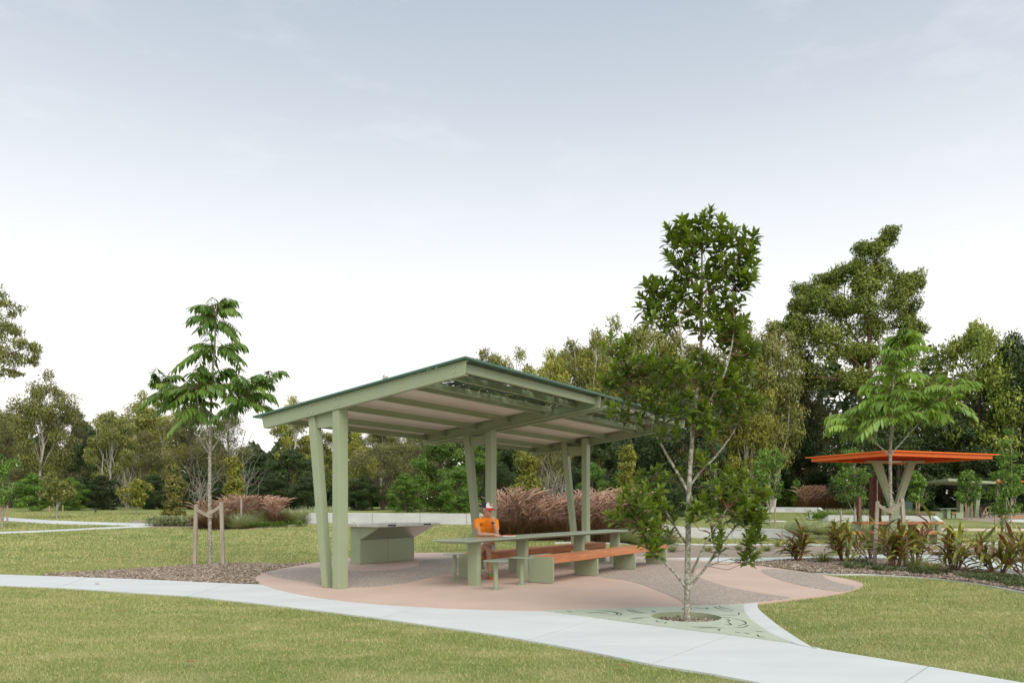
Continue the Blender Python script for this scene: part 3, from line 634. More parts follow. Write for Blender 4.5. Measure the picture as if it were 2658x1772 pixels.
def clump_cards(acc, rng, cs, rs, n, ln, wd, droop=0., shell=.5, tb=0., upb=.25):
    """leaf faces spread through ellipsoid clumps"""
    for c, r in zip(cs, rs):
        k = max(6, int(n*(r[0]*r[1])**.5*1.0))
        u = unit(rng.normal(size=(k,3))); u[:,2] = np.where(rng.random(k) < upb, np.abs(u[:,2]), u[:,2])
        rad = shell+(1-shell)*rng.random(k)**.6
        wob = 1+.22*np.sin(u[:,0]*5+c[0]*3)+.18*np.sin(u[:,1]*6+c[2]*4)
        p = np.asarray(c)+u*(rad*wob)[:,None]*np.asarray(r)
        nr = unit(u*.95+rng.normal(size=(k,3))*.5+np.array([0,0,.35]))
        d = np.cross(nr, rng.normal(size=(k,3))); d[:,2] -= droop
        V, F = diamonds(p, d, nr, ln*rng.uniform(.6,1.35,k), wd*rng.uniform(.6,1.3,k))
        t = np.clip(.42+tb+rng.normal(0,.2,k)+.10*u[:,2]+rng.normal(0,.10), 0, 1); acc.add(V, F, np.repeat(t,4))
def limb(mb, p, q, r0, r1, rng, wig=.06, seg=4, n=6, sag=0):
    p = Vector(p); q = Vector(q); L_ = (q-p).length; pts = []
    for i in range(seg+1):
        t = i/seg; v = p.lerp(q, t)
        if 0 < i < seg: v += Vector(tuple(rng.normal(0, wig*L_*.5, 3)))
        v.z += sag*L_*math.sin(math.pi*t); pts.append(v)
    mb.tube(pts, [r0+(r1-r0)*i/seg for i in range(seg+1)], n, cap=False); return pts
PROTO = {}
def proto(kind, var):
    """one wild tree of each kind and variant: crown and trunk meshes, about 10 m tall, base at the origin"""
    key = (kind, var)
    if key in PROTO: return PROTO[key]
    rng = np.random.default_rng(100+var*17+len(kind)*31+ord(kind[0])); acc = Acc(); mb = MB(); H = 10.
    S = dict(gum=(.26,1.0,2.6,52,(.7,1.25),420,.10,.045,.6,.3), olive=(.10,1.0,3.1,46,(.9,1.5),420,.16,.022,.7,.25), dark=(.02,1.0,3.3,64,(.8,1.4),480,.105,.052,.2,.45),
             bright=(.02,1.0,3.3,54,(.75,1.3),420,.125,.066,.3,.45), lemon=(.2,1.0,2.2,44,(.7,1.15),440,.10,.045,.6,.3), wide=(.25,1.0,4.2,56,(.9,1.4),330,.12,.055,.35,.4))[kind]
    z0, z1, rw, nc, rr, n, ln, wd, droop, shell = S
    cs, rs = [], []
    for i in range(nc):
        t = rng.random(); z = H*(z0+(z1-z0-.08)*t)
        prof = math.sin(math.pi*min(1,max(.0,(t*.86+.14))))**.6 if kind != 'lemon' else .35+.65*math.sin(math.pi*(.18+.78*t))
        if kind == 'gum': prof = .45+.55*math.sin(math.pi*t)
        a = rng.uniform(0, 2*math.pi); q = rw*prof*math.sqrt(rng.uniform(.15,1))
        cs.append((q*math.cos(a), q*math.sin(a), z)); s = rng.uniform(*rr)*(.75 if t > .85 else 1); rs.append((s,s,s*rng.uniform(.55,.85)))
    cs.append((.2*rng.normal(),.2*rng.normal(),H*.95)); rs.append((.7,.7,.55))
    lk = {'wide':'big'}.get(kind, kind)
    clump_cards(acc, rng, cs, rs, n, ln, wd, droop, shell)
    # trunk and limbs reaching the clumps
    bark = 'bark_pale' if kind in ('gum','lemon') else 'bark_red' if kind == 'wide' else 'bark_brown'
    top = Vector((rng.normal()*.3, rng.normal()*.3, H*.92)); tr = limb(mb, (0,0,-.4), top, .19 if kind != 'gum' else .16, .03, rng, .035, 8, 8)
    if kind in ('olive',) or (kind == 'gum' and var == 1):      # several stems fanning out
        for k in range(5):
            a = k*1.256+rng.random(); limb(mb, (.05*math.cos(a),.05*math.sin(a),-.3), (rw*.75*math.cos(a),rw*.75*math.sin(a),H*.78), .07, .02, rng, .05, 6, 6, .03)
    for c in cs[:26]:
        b = tr[min(len(tr)-2, max(1,int((c[2]/H-.18)*8)))]
        limb(mb, b, c, .04, .010, rng, .07, 4, 5, .05)
    PROTO[key] = (acc.mesh('crown_'+kind, LM[lk]), mb.mesh('trunk_'+kind, M[bark], True)); return PROTO[key]
SEEN = set()
def wild_tree(name, kind, var, px, top, y, wpx, label, rot=None, group=None, yb=None):
    """px, top: column and top row in photo pixels; y: distance; wpx: crown width in photo pixels"""
    b = gy(px, y); h = CAMH+(HZ-top)/FPX*y-b.z; wd = wpx/FPX*y
    cm_, tm = proto(kind, var); assert label not in SEEN, label; SEEN.add(label)
    rad = {'gum':3.2,'olive':3.9,'dark':4.1,'bright':4.0,'lemon':2.9,'wide':5.0}[kind]
    o = thing(name, label, 'tree', b, rnd.uniform(0,6.28) if rot is None else rot, group)
    o.scale = (wd/2/rad, wd/2/rad, h/10.); ob('crown', cm_, o); ob('trunk', tm, o); return o
# ------------------------------------------------------------------ wood behind the park (x in full-view pixels, converted by D)
G1 = 'trees of the wood behind the park'
TR = [
 ('gum_tree','gum',0,-60,905,72,190,'olive gum tree cut by the left frame edge behind the lawn'),
 ('gum_tree','gum',0,97,848,62,135,'tall gum with white trunk at the far left, standing above the other crowns'),
 ('gum_tree','olive',1,25,930,70,150,'feathery olive tree left of the tall white trunked gum'),
 ('forest_tree','olive',0,170,930,74,150,'olive tree just right of the white trunked gum'),
 ('gum_tree','gum',1,255,940,60,112,'round crowned gum with fan of pale stems left of the staked tree'),
 ('forest_tree','dark',1,215,985,68,120,'dark tree behind the left edge of the fan stemmed gum'),
 ('gum_tree','gum',0,318,897,75,130,'olive gum rising right of the fan stemmed gum'),
 ('gum_tree','lemon',1,372,905,74,120,'yellowish gum top left of the staked tree crown'),
 ('casuarina_tree','olive',0,440,925,66,170,'wide feathery tree left behind the staked tree trunk'),
 ('casuarina_tree','olive',1,525,940,63,160,'wide feathery tree right behind the staked tree trunk'),
 ('forest_tree','olive',1,335,985,68,130,'low crowned olive tree left of the twiggy feathery trees'),
 ('forest_tree','dark',0,600,1040,60,150,'blue dark rounded tree below the sky gap left of the shelter'),
 ('forest_tree','dark',1,668,1030,58,150,'dark rounded tree directly left of the shelter posts'),
 ('gum_tree','lemon',0,672,908,64,110,'tall yellow green tree whose top pokes above the low end of the shelter roof'),
 ('gum_tree','gum',1,735,985,66,130,'gum with leaning grey stem seen beside the slanted shelter post'),
 ('forest_tree','lemon',1,815,985,62,110,'yellow green tree between front post and barbecue side'),
 ('casuarina_tree','olive',0,880,975,56,190,'pale feathery olive tree above the barbecue'),
 ('casuarina_tree','olive',1,955,970,60,160,'olive feathery tree left of the bright broad leaved tree'),
 ('broadleaf_tree','bright',0,1020,1000,50,150,'bright green broad leaved tree left of the middle posts'),
 ('broadleaf_tree','bright',1,1110,1010,54,120,'bright green broad leaved tree seen between the middle posts'),
 ('forest_tree','dark',0,1180,985,62,150,'dark tree right of the middle posts under the roof'),
 ('casuarina_tree','olive',1,1270,980,60,130,'grey olive tree behind the bare twigs under the roof'),
 ('forest_tree','dark',1,1380,985,58,150,'dark green tree behind the right hand posts'),
 ('broadleaf_tree','bright',0,1360,1060,50,90,'low bright tree just right of the right hand posts'),
 ('gum_tree','gum',0,878,862,78,70,'gum whose thin tip shows above the middle of the sloping roof'),
 ('gum_tree','gum',1,1115,797,80,145,'gum top left of the roof peak skyline'),
 ('gum_tree','gum',0,1190,796,78,145,'grey green gum crown above the high edge of the roof'),
 ('gum_tree','lemon',0,1263,800,74,130,'yellow gum crown right of the roof peak'),
 ('gum_tree','gum',1,1315,776,80,145,'grey gum crown behind the yellow crown above the roof'),
 ('gum_tree','lemon',1,1372,752,76,130,'tall yellowish gum above the right part of the roof'),
 ('gum_tree','gum',0,1425,725,80,159,'tall grey green gum left of the young tree in the grate'),
 ('gum_tree','gum',1,1490,728,78,159,'tall gum half hidden by the left side of the young tree in the grate'),
 ('gum_tree','lemon',0,1560,760,76,174,'gum hidden behind the crown of the young tree in the grate'),
 ('gum_tree','gum',0,1650,760,78,174,'gum showing through the right side of the crown of the grate tree'),
 ('gum_tree','lemon',1,1712,738,74,145,'yellow green gum just right of the young tree in the grate'),
 ('gum_tree','gum',1,1775,735,76,159,'pale airy gum left of the tall spreading tree'),
 ('forest_tree','dark',0,1560,900,62,190,'dark tree behind the trunk of the young tree in the grate'),
 ('forest_tree','dark',1,1440,905,66,170,'dark tree behind the right end of the shelter roof'),
 ('forest_tree','dark',1,1690,880,82,170,'dark tree right behind the crown of the grate tree'),
 ('forest_tree','dark',0,1800,900,83,160,'dark tree left below the tall spreading tree'),
 ('casuarina_tree','olive',0,1850,880,84,150,'grey olive tree left behind the orange canopy'),
 ('casuarina_tree','olive',1,1740,960,85,130,'grey olive tree right of the grate tree at mid height'),
 ('forest_tree','wide',1,2240,735,80,260,'broad dense tree filling the right edge behind the right staked tree'),
 ('forest_tree','dark',1,2330,760,78,190,'dark tree cut by the right frame edge'),
 ('forest_tree','dark',0,1960,930,76,150,'dark tree directly behind the orange canopy'),
 ('forest_tree','dark',1,2060,960,77,160,'dark tree right behind the orange canopy posts'),
 ('forest_tree','dark',0,2180,930,79,180,'dark tree above the far green shelter'),
 ('forest_tree','dark',0,2300,930,80,180,'dark tree above the far orange roof'),
]
for (nm, kind, var, px, top, y, wpx, lab) in TR:
    wild_tree(nm, kind, var, px*D, top*D, y, wpx*D*1.12, lab, group=G1)
# the tall spreading tree on the right, shaped clump by clump
def shaped_tree(name, base, clumps, n, ln, wd, lk, bark, label, stems, seed, droop=.3, group=None, tb=0, shell=.4, cat='tree'):
    """clumps: (px, py, rx, ry, depth offset) in photo pixels at the tree's distance; stems: polylines of (px, py, dy) with radii"""
    y = base.y; rng = np.random.default_rng(seed); acc = Acc(); cs, rs = [], []
    for (px, py, rx, ry, dy) in clumps:
        c = at(px, py, y); c = Vector((c.x, y+dy, c.z))-base; k = y/FPX
        cs.append(tuple(c)); rs.append((rx*k, (rx+ry)/2*k, ry*k))
    clump_cards(acc, rng, cs, rs, n, ln, wd, droop, shell, tb)
    o = thing(name, label, cat, base, 0, group); ob('crown', acc.mesh('crown', LM[lk]), o)
    mb = MB()
    for pts, r0, r1 in stems:
        P = smoothline([tuple(Vector((at(p[0],p[1],y).x, y+(p[2] if len(p) > 2 else 0), at(p[0],p[1],y).z))-base) for p in pts], 4); k = len(P)
        mb.tube(P, [r0+(r1-r0)*i/(k-1) for i in range(k)], 8, cap=False)
    mb.build('trunk', M[bark], o, smooth=True); return o
def blobs(spec, seed, k=5, f=.62):
    """break big outline blobs (x, y, rx, ry in full-view px) into uneven smaller clumps"""
    r = random.Random(seed); out = []
    for (x, y, rx, ry, dy) in spec:
        for i in range(k):
            a = r.uniform(0, 6.28); q = math.sqrt(r.random())*.72
            s = r.uniform(.45,.75)*f/.62
            out.append(((x+rx*q*math.cos(a))*D, (y+ry*q*math.sin(a))*D, rx*s*D, ry*s*D, dy+r.uniform(-1,1)*rx*.02))
    return out
y = 78; b = gy(2005*D, y)
big = [(2035,545,30,20,0),(1995,575,42,28,0),(2020,625,50,38,.5),(1960,610,36,26,0),(1975,665,60,36,-.8),(2045,680,55,40,0),(1915,645,45,26,.6),(2090,655,32,32,0),(1870,665,42,24,.8),(1905,700,55,34,-.8),(2105,715,26,30,.5),(1840,700,38,24,.5),
       (1950,735,60,36,-1),(2030,745,62,36,.6),(2095,770,38,32,0),(1860,750,55,32,0),(1815,740,34,26,.8),(1900,800,64,36,-1.2),(1990,810,60,34,.6),(2070,830,50,36,.6),(1835,815,48,34,0),(1810,870,42,32,.5),(1870,865,52,30,0),(1960,870,56,30,-.6),(2050,890,50,36,0)]
shaped_tree('spreading_tree', b, blobs(big, 4, 6), 440, .155, .066, 'big', 'bark_red', 'tall spreading tree with uneven top rising highest above the orange canopy',
    [([(2005*D,1160*D),(2006*D,1000*D),(2000*D,850*D),(1995*D,740*D),(2000*D,640*D),(2030*D,550*D)],.27,.05),([(2003*D,900*D),(1960*D,840*D,-1),(1900*D,790*D,-1),(1850*D,740*D)],.16,.03),([(2000*D,820*D),(1950*D,740*D,.5),(1945*D,650*D,.5)],.15,.03),([(2003*D,860*D),(2060*D,780*D,.5),(2090*D,700*D)],.14,.03),
     ([(2004*D,950*D),(1930*D,880*D,-1),(1840*D,870*D,-1),(1800*D,860*D)],.14,.03),([(2000*D,760*D),(1960*D,700*D,-1),(1900*D,660*D)],.1,.03)], 21, group=G1)
# near gum branch reaching in at the left edge
y = 34; b = gy(-150*D, y)
nb = [(-20,660,40,34,0),(10,700,44,26,0),(-10,745,50,30,0),(20,760,34,24,0),(-30,800,70,36,0),(40,800,40,30,.3),(75,795,20,18,0),(10,835,40,26,0),(60,825,26,18,.3),(25,855,24,10,0),(-60,700,60,50,0),(-90,790,70,50,.5),(-70,860,50,30,.5),(-130,640,80,60,0)]
shaped_tree('gum_tree', b, blobs(nb, 9, 5, .5), 330, .085, .026, 'gum', 'bark_brown', 'near gum tree outside the left edge whose drooping branches hang into the picture', [([(-150*D,1230*D),(-150*D,1000*D),(-120*D,800*D),(-60*D,660*D)],.3,.05),([(-140*D,900*D),(-80*D,850*D),(-20*D,830*D),(30*D,810*D),(70*D,795*D)],.09,.015),([(-120*D,800*D),(-60*D,760*D),(-10*D,735*D)],.07,.015),([(-115*D,780*D),(-60*D,700*D),(-10*D,670*D)],.06,.015)], 5, droop=1.2, tb=-.12, shell=.2)
# shrubs and small trees along the wood's edge
def shrub(name, kind, var, px, top, y, wpx, label, cat='shrub', group=None):
    o = wild_tree(name, kind, var, px*D, top*D, y, wpx*D, label, group=group); o['category'] = cat; return o
G2 = 'shrubs along the edge of the wood'
for a in [('leafy_shrub','bright',1,75,1085,52,95,'low spreading shrub with big leaves at the left below the white trunked gum'),
          ('leafy_shrub','bright',0,160,1095,54,90,'big leaved shrub just right behind the small multi stemmed tree'),
          ('leafy_shrub','dark',0,235,1090,56,110,'dark understorey shrub left of the small round tree'),
          ('leafy_shrub','dark',1,355,1090,58,110,'dark understorey shrub left of the bronze column shrub'),
          ('leafy_shrub','dark',1,455,1070,58,110,'dark understorey shrub behind the left plumed grass'),
          ('leafy_shrub','dark',0,620,1085,54,110,'blue dark shrub behind the right end of the left plumed grass'),
          ('leafy_shrub','dark',1,700,1095,54,100,'dark shrub beside the slanted front post at lawn level'),
          ('leafy_shrub','dark',0,835,1090,54,100,'dark shrub behind the long wall right of the front post'),
          ('leafy_shrub','bright',1,930,1085,48,100,'bright shrub above the middle of the long wall'),
          ('leafy_shrub','bright',0,1055,1070,46,110,'bright shrub above the right part of the long wall, by the middle posts'),
          ('leafy_shrub','dark',1,1150,1060,50,110,'dark shrub behind the left part of the tall plumed grass'),
          ('leafy_shrub','dark',0,1340,1060,52,110,'dark shrub behind the right part of the tall plumed grass'),
          ('leafy_shrub','bright',1,1430,1075,50,90,'bright shrub right of the tall plumed grass behind the grate tree'),
          ('leafy_shrub','dark',1,1530,1080,54,120,'dark shrub behind the lower branches of the grate tree'),
          ('leafy_shrub','dark',0,1640,1075,80,120,'dark shrub right of the trunk of the grate tree'),
          ('leafy_shrub','dark',1,1750,1085,81,120,'dark shrub behind the farthest low wall'),
          ('leafy_shrub','dark',0,1880,1080,82,130,'dark shrub behind the far plumed grass'),
          ('leafy_shrub','bright',0,1800,1000,83,70,'bright shrub high behind the farthest low wall'),
          ('leafy_shrub','dark',1,2010,1090,82,130,'dark shrub seen between the arms of the orange canopy post'),
          ('leafy_shrub','dark',0,2120,1090,80,120,'dark shrub left of the far table'),
          ('leafy_shrub','dark',1,2230,1080,76,130,'dark shrub behind the far green shelter posts'),
          ('leafy_shrub','dark',0,2340,1080,74,130,'dark shrub behind the bicycles at the right edge')]:
    shrub(*a, group=G2)
# far woodland that closes the gaps
rng = np.random.default_rng(12); acc = Acc(); n = 60000
px = rng.uniform(-500, 3200, n); Y = rng.uniform(84, 104, n)
topy = np.interp(px/D, [-450,0,150,330,480,570,620,680,760,900,1080,1200,1320,1420,1560,1720,1800,1900,2150,2350,2900],[930,950,960,930,960,1010,1010,960,1000,960,860,850,825,790,800,800,800,780,790,770,770])*D
zt = CAMH+(HZ-topy)/FPX*Y; X = (px-CX)/FPX*Y; zb = terr(X, Y); t = rng.random(n); lum = .8+.2*np.sin(px*.05)*np.sin(px*.021+1)
Z = zb+(zt-zb)*t*lum
nr = unit(rng.normal(size=(n,3))+np.array([0,-.6,.5])); V, Fw = diamonds(np.stack([X,Y,Z],-1), np.cross(nr, rng.normal(size=(n,3))), nr, rng.uniform(.3,.62,n), rng.uniform(.16,.34,n))
acc.add(V, Fw, np.repeat(np.clip(rng.normal(.42,.22,n),0,1),4))
tag(ob('far_woodland', acc.mesh('far_woodland', LM['wood'])), 'far mass of woodland foliage filling gaps between the tree crowns', 'woodland', kind='stuff')
# ------------------------------------------------------------------ young columnar shrubs and small park trees
def colshrub(name, px, base_py, top, wpx, label, lk, seed, y=None, stake=False, shape='col'):
    b = gp(px*D, base_py*D) if y is None else gy(px*D, y)
    y = b.y; py0 = HZ-(b.z-CAMH)/y*FPX; cl = []; r = random.Random(seed); h = py0-top*D; w2 = wpx*D/2
    for i in range(60 if shape == 'col' else 30):
        t = r.random(); prof = (1-.55*t)*(.7+.3*math.sin(t*13+seed)) if shape == 'col' else math.sin(math.pi*(.18+.8*t))**.7
        if shape == 'crown': t = .32+.68*t; prof = math.sin(math.pi*min(1,(t-.25)/.80))**.5; w2_ = 1
        s = w2*r.uniform(.30,.46)
        cl.append((px*D+r.uniform(-1,1)*w2*prof*.8, py0-h*(.05+.9*t), s, s*.7, r.uniform(-.6,.6)*w2*prof*y/FPX))
    o = shaped_tree(name, b, cl, 420 if shape == 'col' else 250, max(.05,.0021*y), max(.02,.00085*y), lk, 'bark_young' if shape != 'col' else 'bark_brown', label, [([(px*D,py0+4),(px*D+2,py0-h*.5),(px*D,py0-h*.92)],.035 if shape == 'col' else .05,.01)]+([([(px*D,py0-h*.18),(px*D+w2*.4*q,py0-h*.4),(px*D+w2*.6*q,py0-h*.62)],.025,.008) for q in (-1,.6,1)] if shape != 'col' else []), seed, droop=.4, shell=.3, cat='shrub' if shape == 'col' else 'tree')
    return o
colshrub('column_shrub', 402,1203,1064,62,'bronze tinted column shrub standing left of the left plumed grass','bronze',31)
colshrub('column_shrub', 540,1195,1046,64,'lighter green column shrub growing through the left plumed grass','lemon',32)
colshrub('column_shrub', 1212,1170,1034,90,'yellow green conical shrub rising behind the tall plumed grass','lemon',33, y=33)
colshrub('column_shrub', 1440,1165,1018,70,'tall yellow green conical shrub right of the right hand posts','lemon',34, y=36)
colshrub('column_shrub', 1830,1165,1100,28,'small dark green column shrub left of the far plumed grass','bright',35, y=77)
colshrub('small_tree', 130,1190,1080,72,'small multi stemmed tree with two thin stakes on the far left lawn','gum',36, shape='crown')
colshrub('small_tree', 312,1181,1103,72,'small round crowned tree on the far lawn left of the bronze shrub','lemon',37, shape='crown')
colshrub('small_tree', 5,1212,1040,90,'dark leaved young tree cut by the left frame edge','bright',38, shape='crown')
colshrub('small_tree', 1768,1205,1022,76,'bright green young tree just right of the grate tree, left of the orange canopy','bright',39, y=46, shape='crown')
colshrub('small_tree', 1962,1228,1030,92,'airy young tree with pale fork between two stakes left of the rusty column','bright',40, y=44, shape='crown')
colshrub('small_tree', 2110,1196,1078,46,'small staked tree standing between orange canopy and far green shelter','bright',41, y=60, shape='crown')
colshrub('small_tree', 2222,1192,1080,58,'small staked tree in front of the far green shelter posts','bright',42, y=57, shape='crown')
colshrub('small_tree', 2310,1235,1075,84,'bushy young tree with thin trunk at the right edge in front of the bicycles','bright',43, y=34, shape='crown')
colshrub('small_tree', 2322,1240,980,64,'tall wispy young tree at the right edge above the orange roof end','bright',44, y=42, shape='crown')
# bare twiggy bushes
def twigs(px, base_y, top, wpx, y, label, seed):
    b = gy(px*D, y); rng = np.random.default_rng(seed); mb = MB(); h = CAMH+(HZ-top*D)/FPX*y-b.z; w2 = wpx*D/FPX*y/2
    for i in range(34):
        a = rng.uniform(0,6.28); q = w2*rng.random()**.5; p = Vector((rng.normal()*.15,rng.normal()*.15,h*rng.uniform(0,.4))); e_ = Vector((q*math.cos(a), q*math.sin(a), h*rng.uniform(.4,1)))
        P = limb(mb, p, e_, .016, .005, rng, .12, 4, 4); limb(mb, P[2], P[2]+Vector(tuple(rng.normal(0,.5,3))), .008, .003, rng, .1, 3, 4)
    o = thing('bare_bush', label, 'bush', b); mb.build('branches', M['twig_grey'], o)
twigs(1275,1110,1030,80,34,'bare grey twiggy bush behind the tall plumed grass',3)
twigs(460,1140,1050,120,50,'bare branched bush in front of the wood left of the staked tree',4)
twigs(292,1120,1070,60,52,'small leafless bush beside the fan stemmed gum',5)
twigs(555,1120,1010,130,52,'bare branched bush in front of the wood right of the staked tree',6)
# ================================================================== young tree in the grate
def hero_rosette(name, base, y, trunk, branches, blobs_, label, seed):
    rng = np.random.default_rng(seed); o = thing(name, label, 'tree', base)
    def w_(p): q = at(p[0], p[1], y); return np.array([q.x, y+(p[2] if len(p) > 2 else 0), q.z])-np.array(base)
    mb = MB(); nodes = []
    def poly(pts, r0, r1, m_):
        P = smoothline([tuple(w_(p)) for p in pts], 5); k = len(P); m_.tube(P, [r0+(r1-r0)*i/(k-1) for i in range(k)], 8, cap=False); nodes.extend([np.array(p) for p in P[2:]])
    poly(trunk[0], trunk[1], trunk[2], mb); mb.build('trunk', M['bark_young'], o, smooth=True)
    for (pts, r0, r1) in branches:
        m_ = MB(); poly(pts, r0, r1, m_); m_.build('branch', M['bark_young'], o, smooth=True)
    nodes = np.array(nodes); acc = Acc(); tw = MB(); k = y/FPX; placed = []
    for (px, py, rx, ry, n, dz) in blobs_:
        c = w_((px,py,dz)); R_ = np.array([rx*k, (rx+ry)*.5*k, ry*k])
        for i in range(int(n*1.35)):
            best = None
            for _ in range(8):           # keep the whorls apart
                u = rng.normal(size=3); u /= np.linalg.norm(u); pc = c+u*R_*rng.random()**.45*1.12
                dm = min([np.linalg.norm(pc-e_) for e_ in placed[-260:]] or [9])
                if best is None or dm > best[0]: best = (dm, pc)
            p = best[1]; placed.append(p)
            dd = np.linalg.norm((nodes-p)*np.array([1,1,.8]), axis=1)+np.where(nodes[:,2] > p[2]-.02, .5, 0); j = np.argmin(dd); q = nodes[j]
            out = p-q; ax = unit(out*.5+np.array([0,0,.22])+rng.normal(0,.08,3))
            mid = (p+q)/2+rng.normal(0,.03,3)-np.array([0,0,.02])
            tw.tube([q, mid, p+ax*.04], [.0055,.0045,.003], 4, cap=False)
            # whorl of leaves at the twig end
            m_ = rng.integers(10, 16); an = rng.uniform(0,6.28)+np.arange(m_)*2.4; e1 = unit(np.cross(ax, [.3,.5,.8])); e2 = np.cross(ax, e1)
            el = np.linspace(.15, 1.0, m_)*rng.uniform(.85,1.15); 
            d = (e1[None]*np.cos(an)[:,None]+e2[None]*np.sin(an)[:,None])*np.sin(el*1.5)[:,None]+ax[None]*np.cos(el*1.5)[:,None]; d[:,2] -= .12
            bs_ = p+ax*.045-ax[None]*(np.linspace(0,.07,m_))[:,None]
            ln = rng.uniform(.10,.155,m_)*(.75+.4*el); V, F_ = leaves(bs_, d, np.tile(ax,(m_,1))+rng.normal(0,.1,(m_,3)), ln, ln*.185)
            t = np.clip(.70-.42*el+rng.normal(0,.13)+rng.normal(0,.06,m_), 0, 1); acc.add(V, F_, np.repeat(t,8))
    ob('leaves', acc.mesh('leaves', LM['centre']), o); tag(tw.build('twigs', M['twig'], o, smooth=True), kind='stuff')
    return o
base = Vector((2.07, 9.1, -.09))
hero_rosette('young_tree', base, 9.1,
  ([(1784,1650),(1784,1530),(1786,1400),(1789,1260),(1800,1100),(1818,920),(1822,760),(1822,640),(1824,575)],.041,.006),
  [([(1784,1530),(1745,1482,-.1),(1700,1440,-.2),(1678,1400,-.2),(1640,1345,-.3)],.0176,.006),([(1788,1525),(1840,1470,.1),(1880,1420,.2),(1940,1345,.2),(1985,1290,.2)],.0183,.006),([(1787,1505),(1812,1430,-.15),(1832,1380,-.25),(1865,1320,-.35)],.0176,.006),
   ([(1787,1275),(1757,1215,.1),(1733,1170,.15),(1690,1080,.2),(1640,970,.2),(1605,900,.2)],.0204,.006),([(1789,1262),(1830,1215,.1),(1870,1180,.2),(1930,1100,.3),(1950,1010,.3)],.0176,.006),([(1796,1130),(1772,1010,-.2),(1760,910,-.2),(1752,810,-.2)],.0176,.006),
   ([(1800,1100),(1858,1000,-.2),(1886,910,-.2),(1900,830,-.1)],.0176,.006),([(1818,905),(1765,880,.2),(1722,800,.2),(1700,750,.2)],.0136,.005),([(1821,770),(1868,705,0),(1915,650,0),(1935,610,0)],.0122,.004),([(1821,770),(1784,690,.1),(1750,610,.1)],.0122,.004),([(1821,830),(1870,790,.2),(1915,740,.2)],.0108,.004),
   ([(1786,1420),(1745,1340,.2),(1720,1280,.3),(1700,1240,.3)],.0136,.005),([(1700,1440,-.2),(1690,1425,-.2),(1692,1410,-.2)],.0068,.004),([(1840,1470,.1),(1900,1452,.1),(1950,1450,.1)],.0068,.004),([(1880,1420,.2),(1930,1428,.1),(1962,1405,.1)],.0081,.004)],
  [(1824,580,22,20,4,0),(1760,600,34,30,9,.05),(1800,630,45,35,11,0),(1860,620,45,38,11,0),(1920,640,34,42,10,0),(1915,700,38,36,10,.05),(1925,730,26,30,7,0),(1870,720,40,36,9,0),(1800,705,46,36,9,.1),(1755,680,24,30,5,0),
   (1715,745,38,30,9,.2),(1760,770,46,36,10,.1),(1700,800,30,30,7,.2),(1740,830,50,30,9,.1),(1815,790,50,40,10,0),(1880,790,44,36,10,.1),(1915,830,28,24,6,.2),(1840,850,50,30,8,-.1),
   (1880,880,50,36,11,-.1),(1930,920,30,30,6,0),(1610,900,34,34,9,.2),(1640,950,44,38,10,.2),(1600,985,26,24,6,.2),(1700,960,50,36,11,.1),(1760,985,50,40,11,-.2),(1820,965,44,36,10,0),(1690,1040,44,32,8,.1),(1750,1060,40,32,7,-.2),
   (1620,1060,32,26,6,.2),(1690,1090,34,18,4,.1),(1870,1000,46,44,10,-.1),(1930,980,42,36,9,.2),(1955,1040,40,38,10,.3),(1900,1070,44,32,8,.2),(1815,1090,30,26,7,-.2),(1860,1120,30,24,4,.1),(1740,1130,30,20,3,.1),
   (1700,1245,42,28,8,.3),(1630,1310,40,26,9,-.3),(1690,1300,40,26,7,0),(1605,1345,24,20,4,-.3),(1725,1395,22,20,3,.1),(1830,1210,30,20,4,.1),(1770,1240,26,20,3,.2),(1665,1360,40,36,10,-.2),(1690,1420,18,20,5,-.2),(1740,1350,34,30,7,.2),(1805,1325,36,32,8,-.3),(1860,1275,50,32,11,-.3),(1920,1260,50,30,12,.2),(1965,1290,36,26,8,.2),
   (1885,1325,48,28,9,-.1),(1950,1335,44,28,9,.2),(1980,1350,24,18,4,.2),(1962,1405,28,24,7,.1),(1950,1452,18,14,3,.1),(1850,1385,24,20,3,-.2),(1875,1420,18,18,2,0)],
  'young tree with glossy whorled leaves growing in the round grate hole', 8)
# ================================================================== staked trees with long pinnate leaves
def frond(acc, mb, p, d, L_, rng, lk_t):
    """arching rachis with paired hanging leaflets"""
    d = unit(np.asarray(d, float)); n = int(rng.integers(9, 13)); side = unit(np.cross(d, [0,0,1])); pts = []
    for i in range(n+2):
        t = i/(n+1); q = p+d*L_*t; q = q+np.array([0,0,-L_*.52*t*t]); pts.append(q)
    pts = np.array(pts); mb.tube(pts, [.007*(1-.7*i/(n+1)) for i in range(n+2)], 4, cap=False)
    tg = unit(np.gradient(pts, axis=0)); B = []; DD = []; UU = []; LN = []
    for i in range(2, n+1):
        for s in (-1,1):
            B.append(pts[i]); DD.append(tg[i]*.45+side*s*rng.uniform(.35,.75)+np.array([0,0,-rng.uniform(.45,.95)])); UU.append(side*s*.6+np.array([0,0,.8])+tg[i]*.2); LN.append(L_*rng.uniform(.33,.43)*(1-.35*abs(i/n-.45)))
    B.append(pts[-1]); DD.append(tg[-1]); UU.append([0,0,1.]); LN.append(L_*.22)
    LN = np.array(LN); V, F_ = leaves(np.array(B), np.array(DD)+rng.normal(0,.08,(len(B),3)), np.array(UU), LN, LN*.13, fold=.15, curl=.1)
    t = np.clip(lk_t+rng.normal(0,.14)+rng.normal(0,.07,len(B)), 0, 1); acc.add(V, F_, np.repeat(t,8))
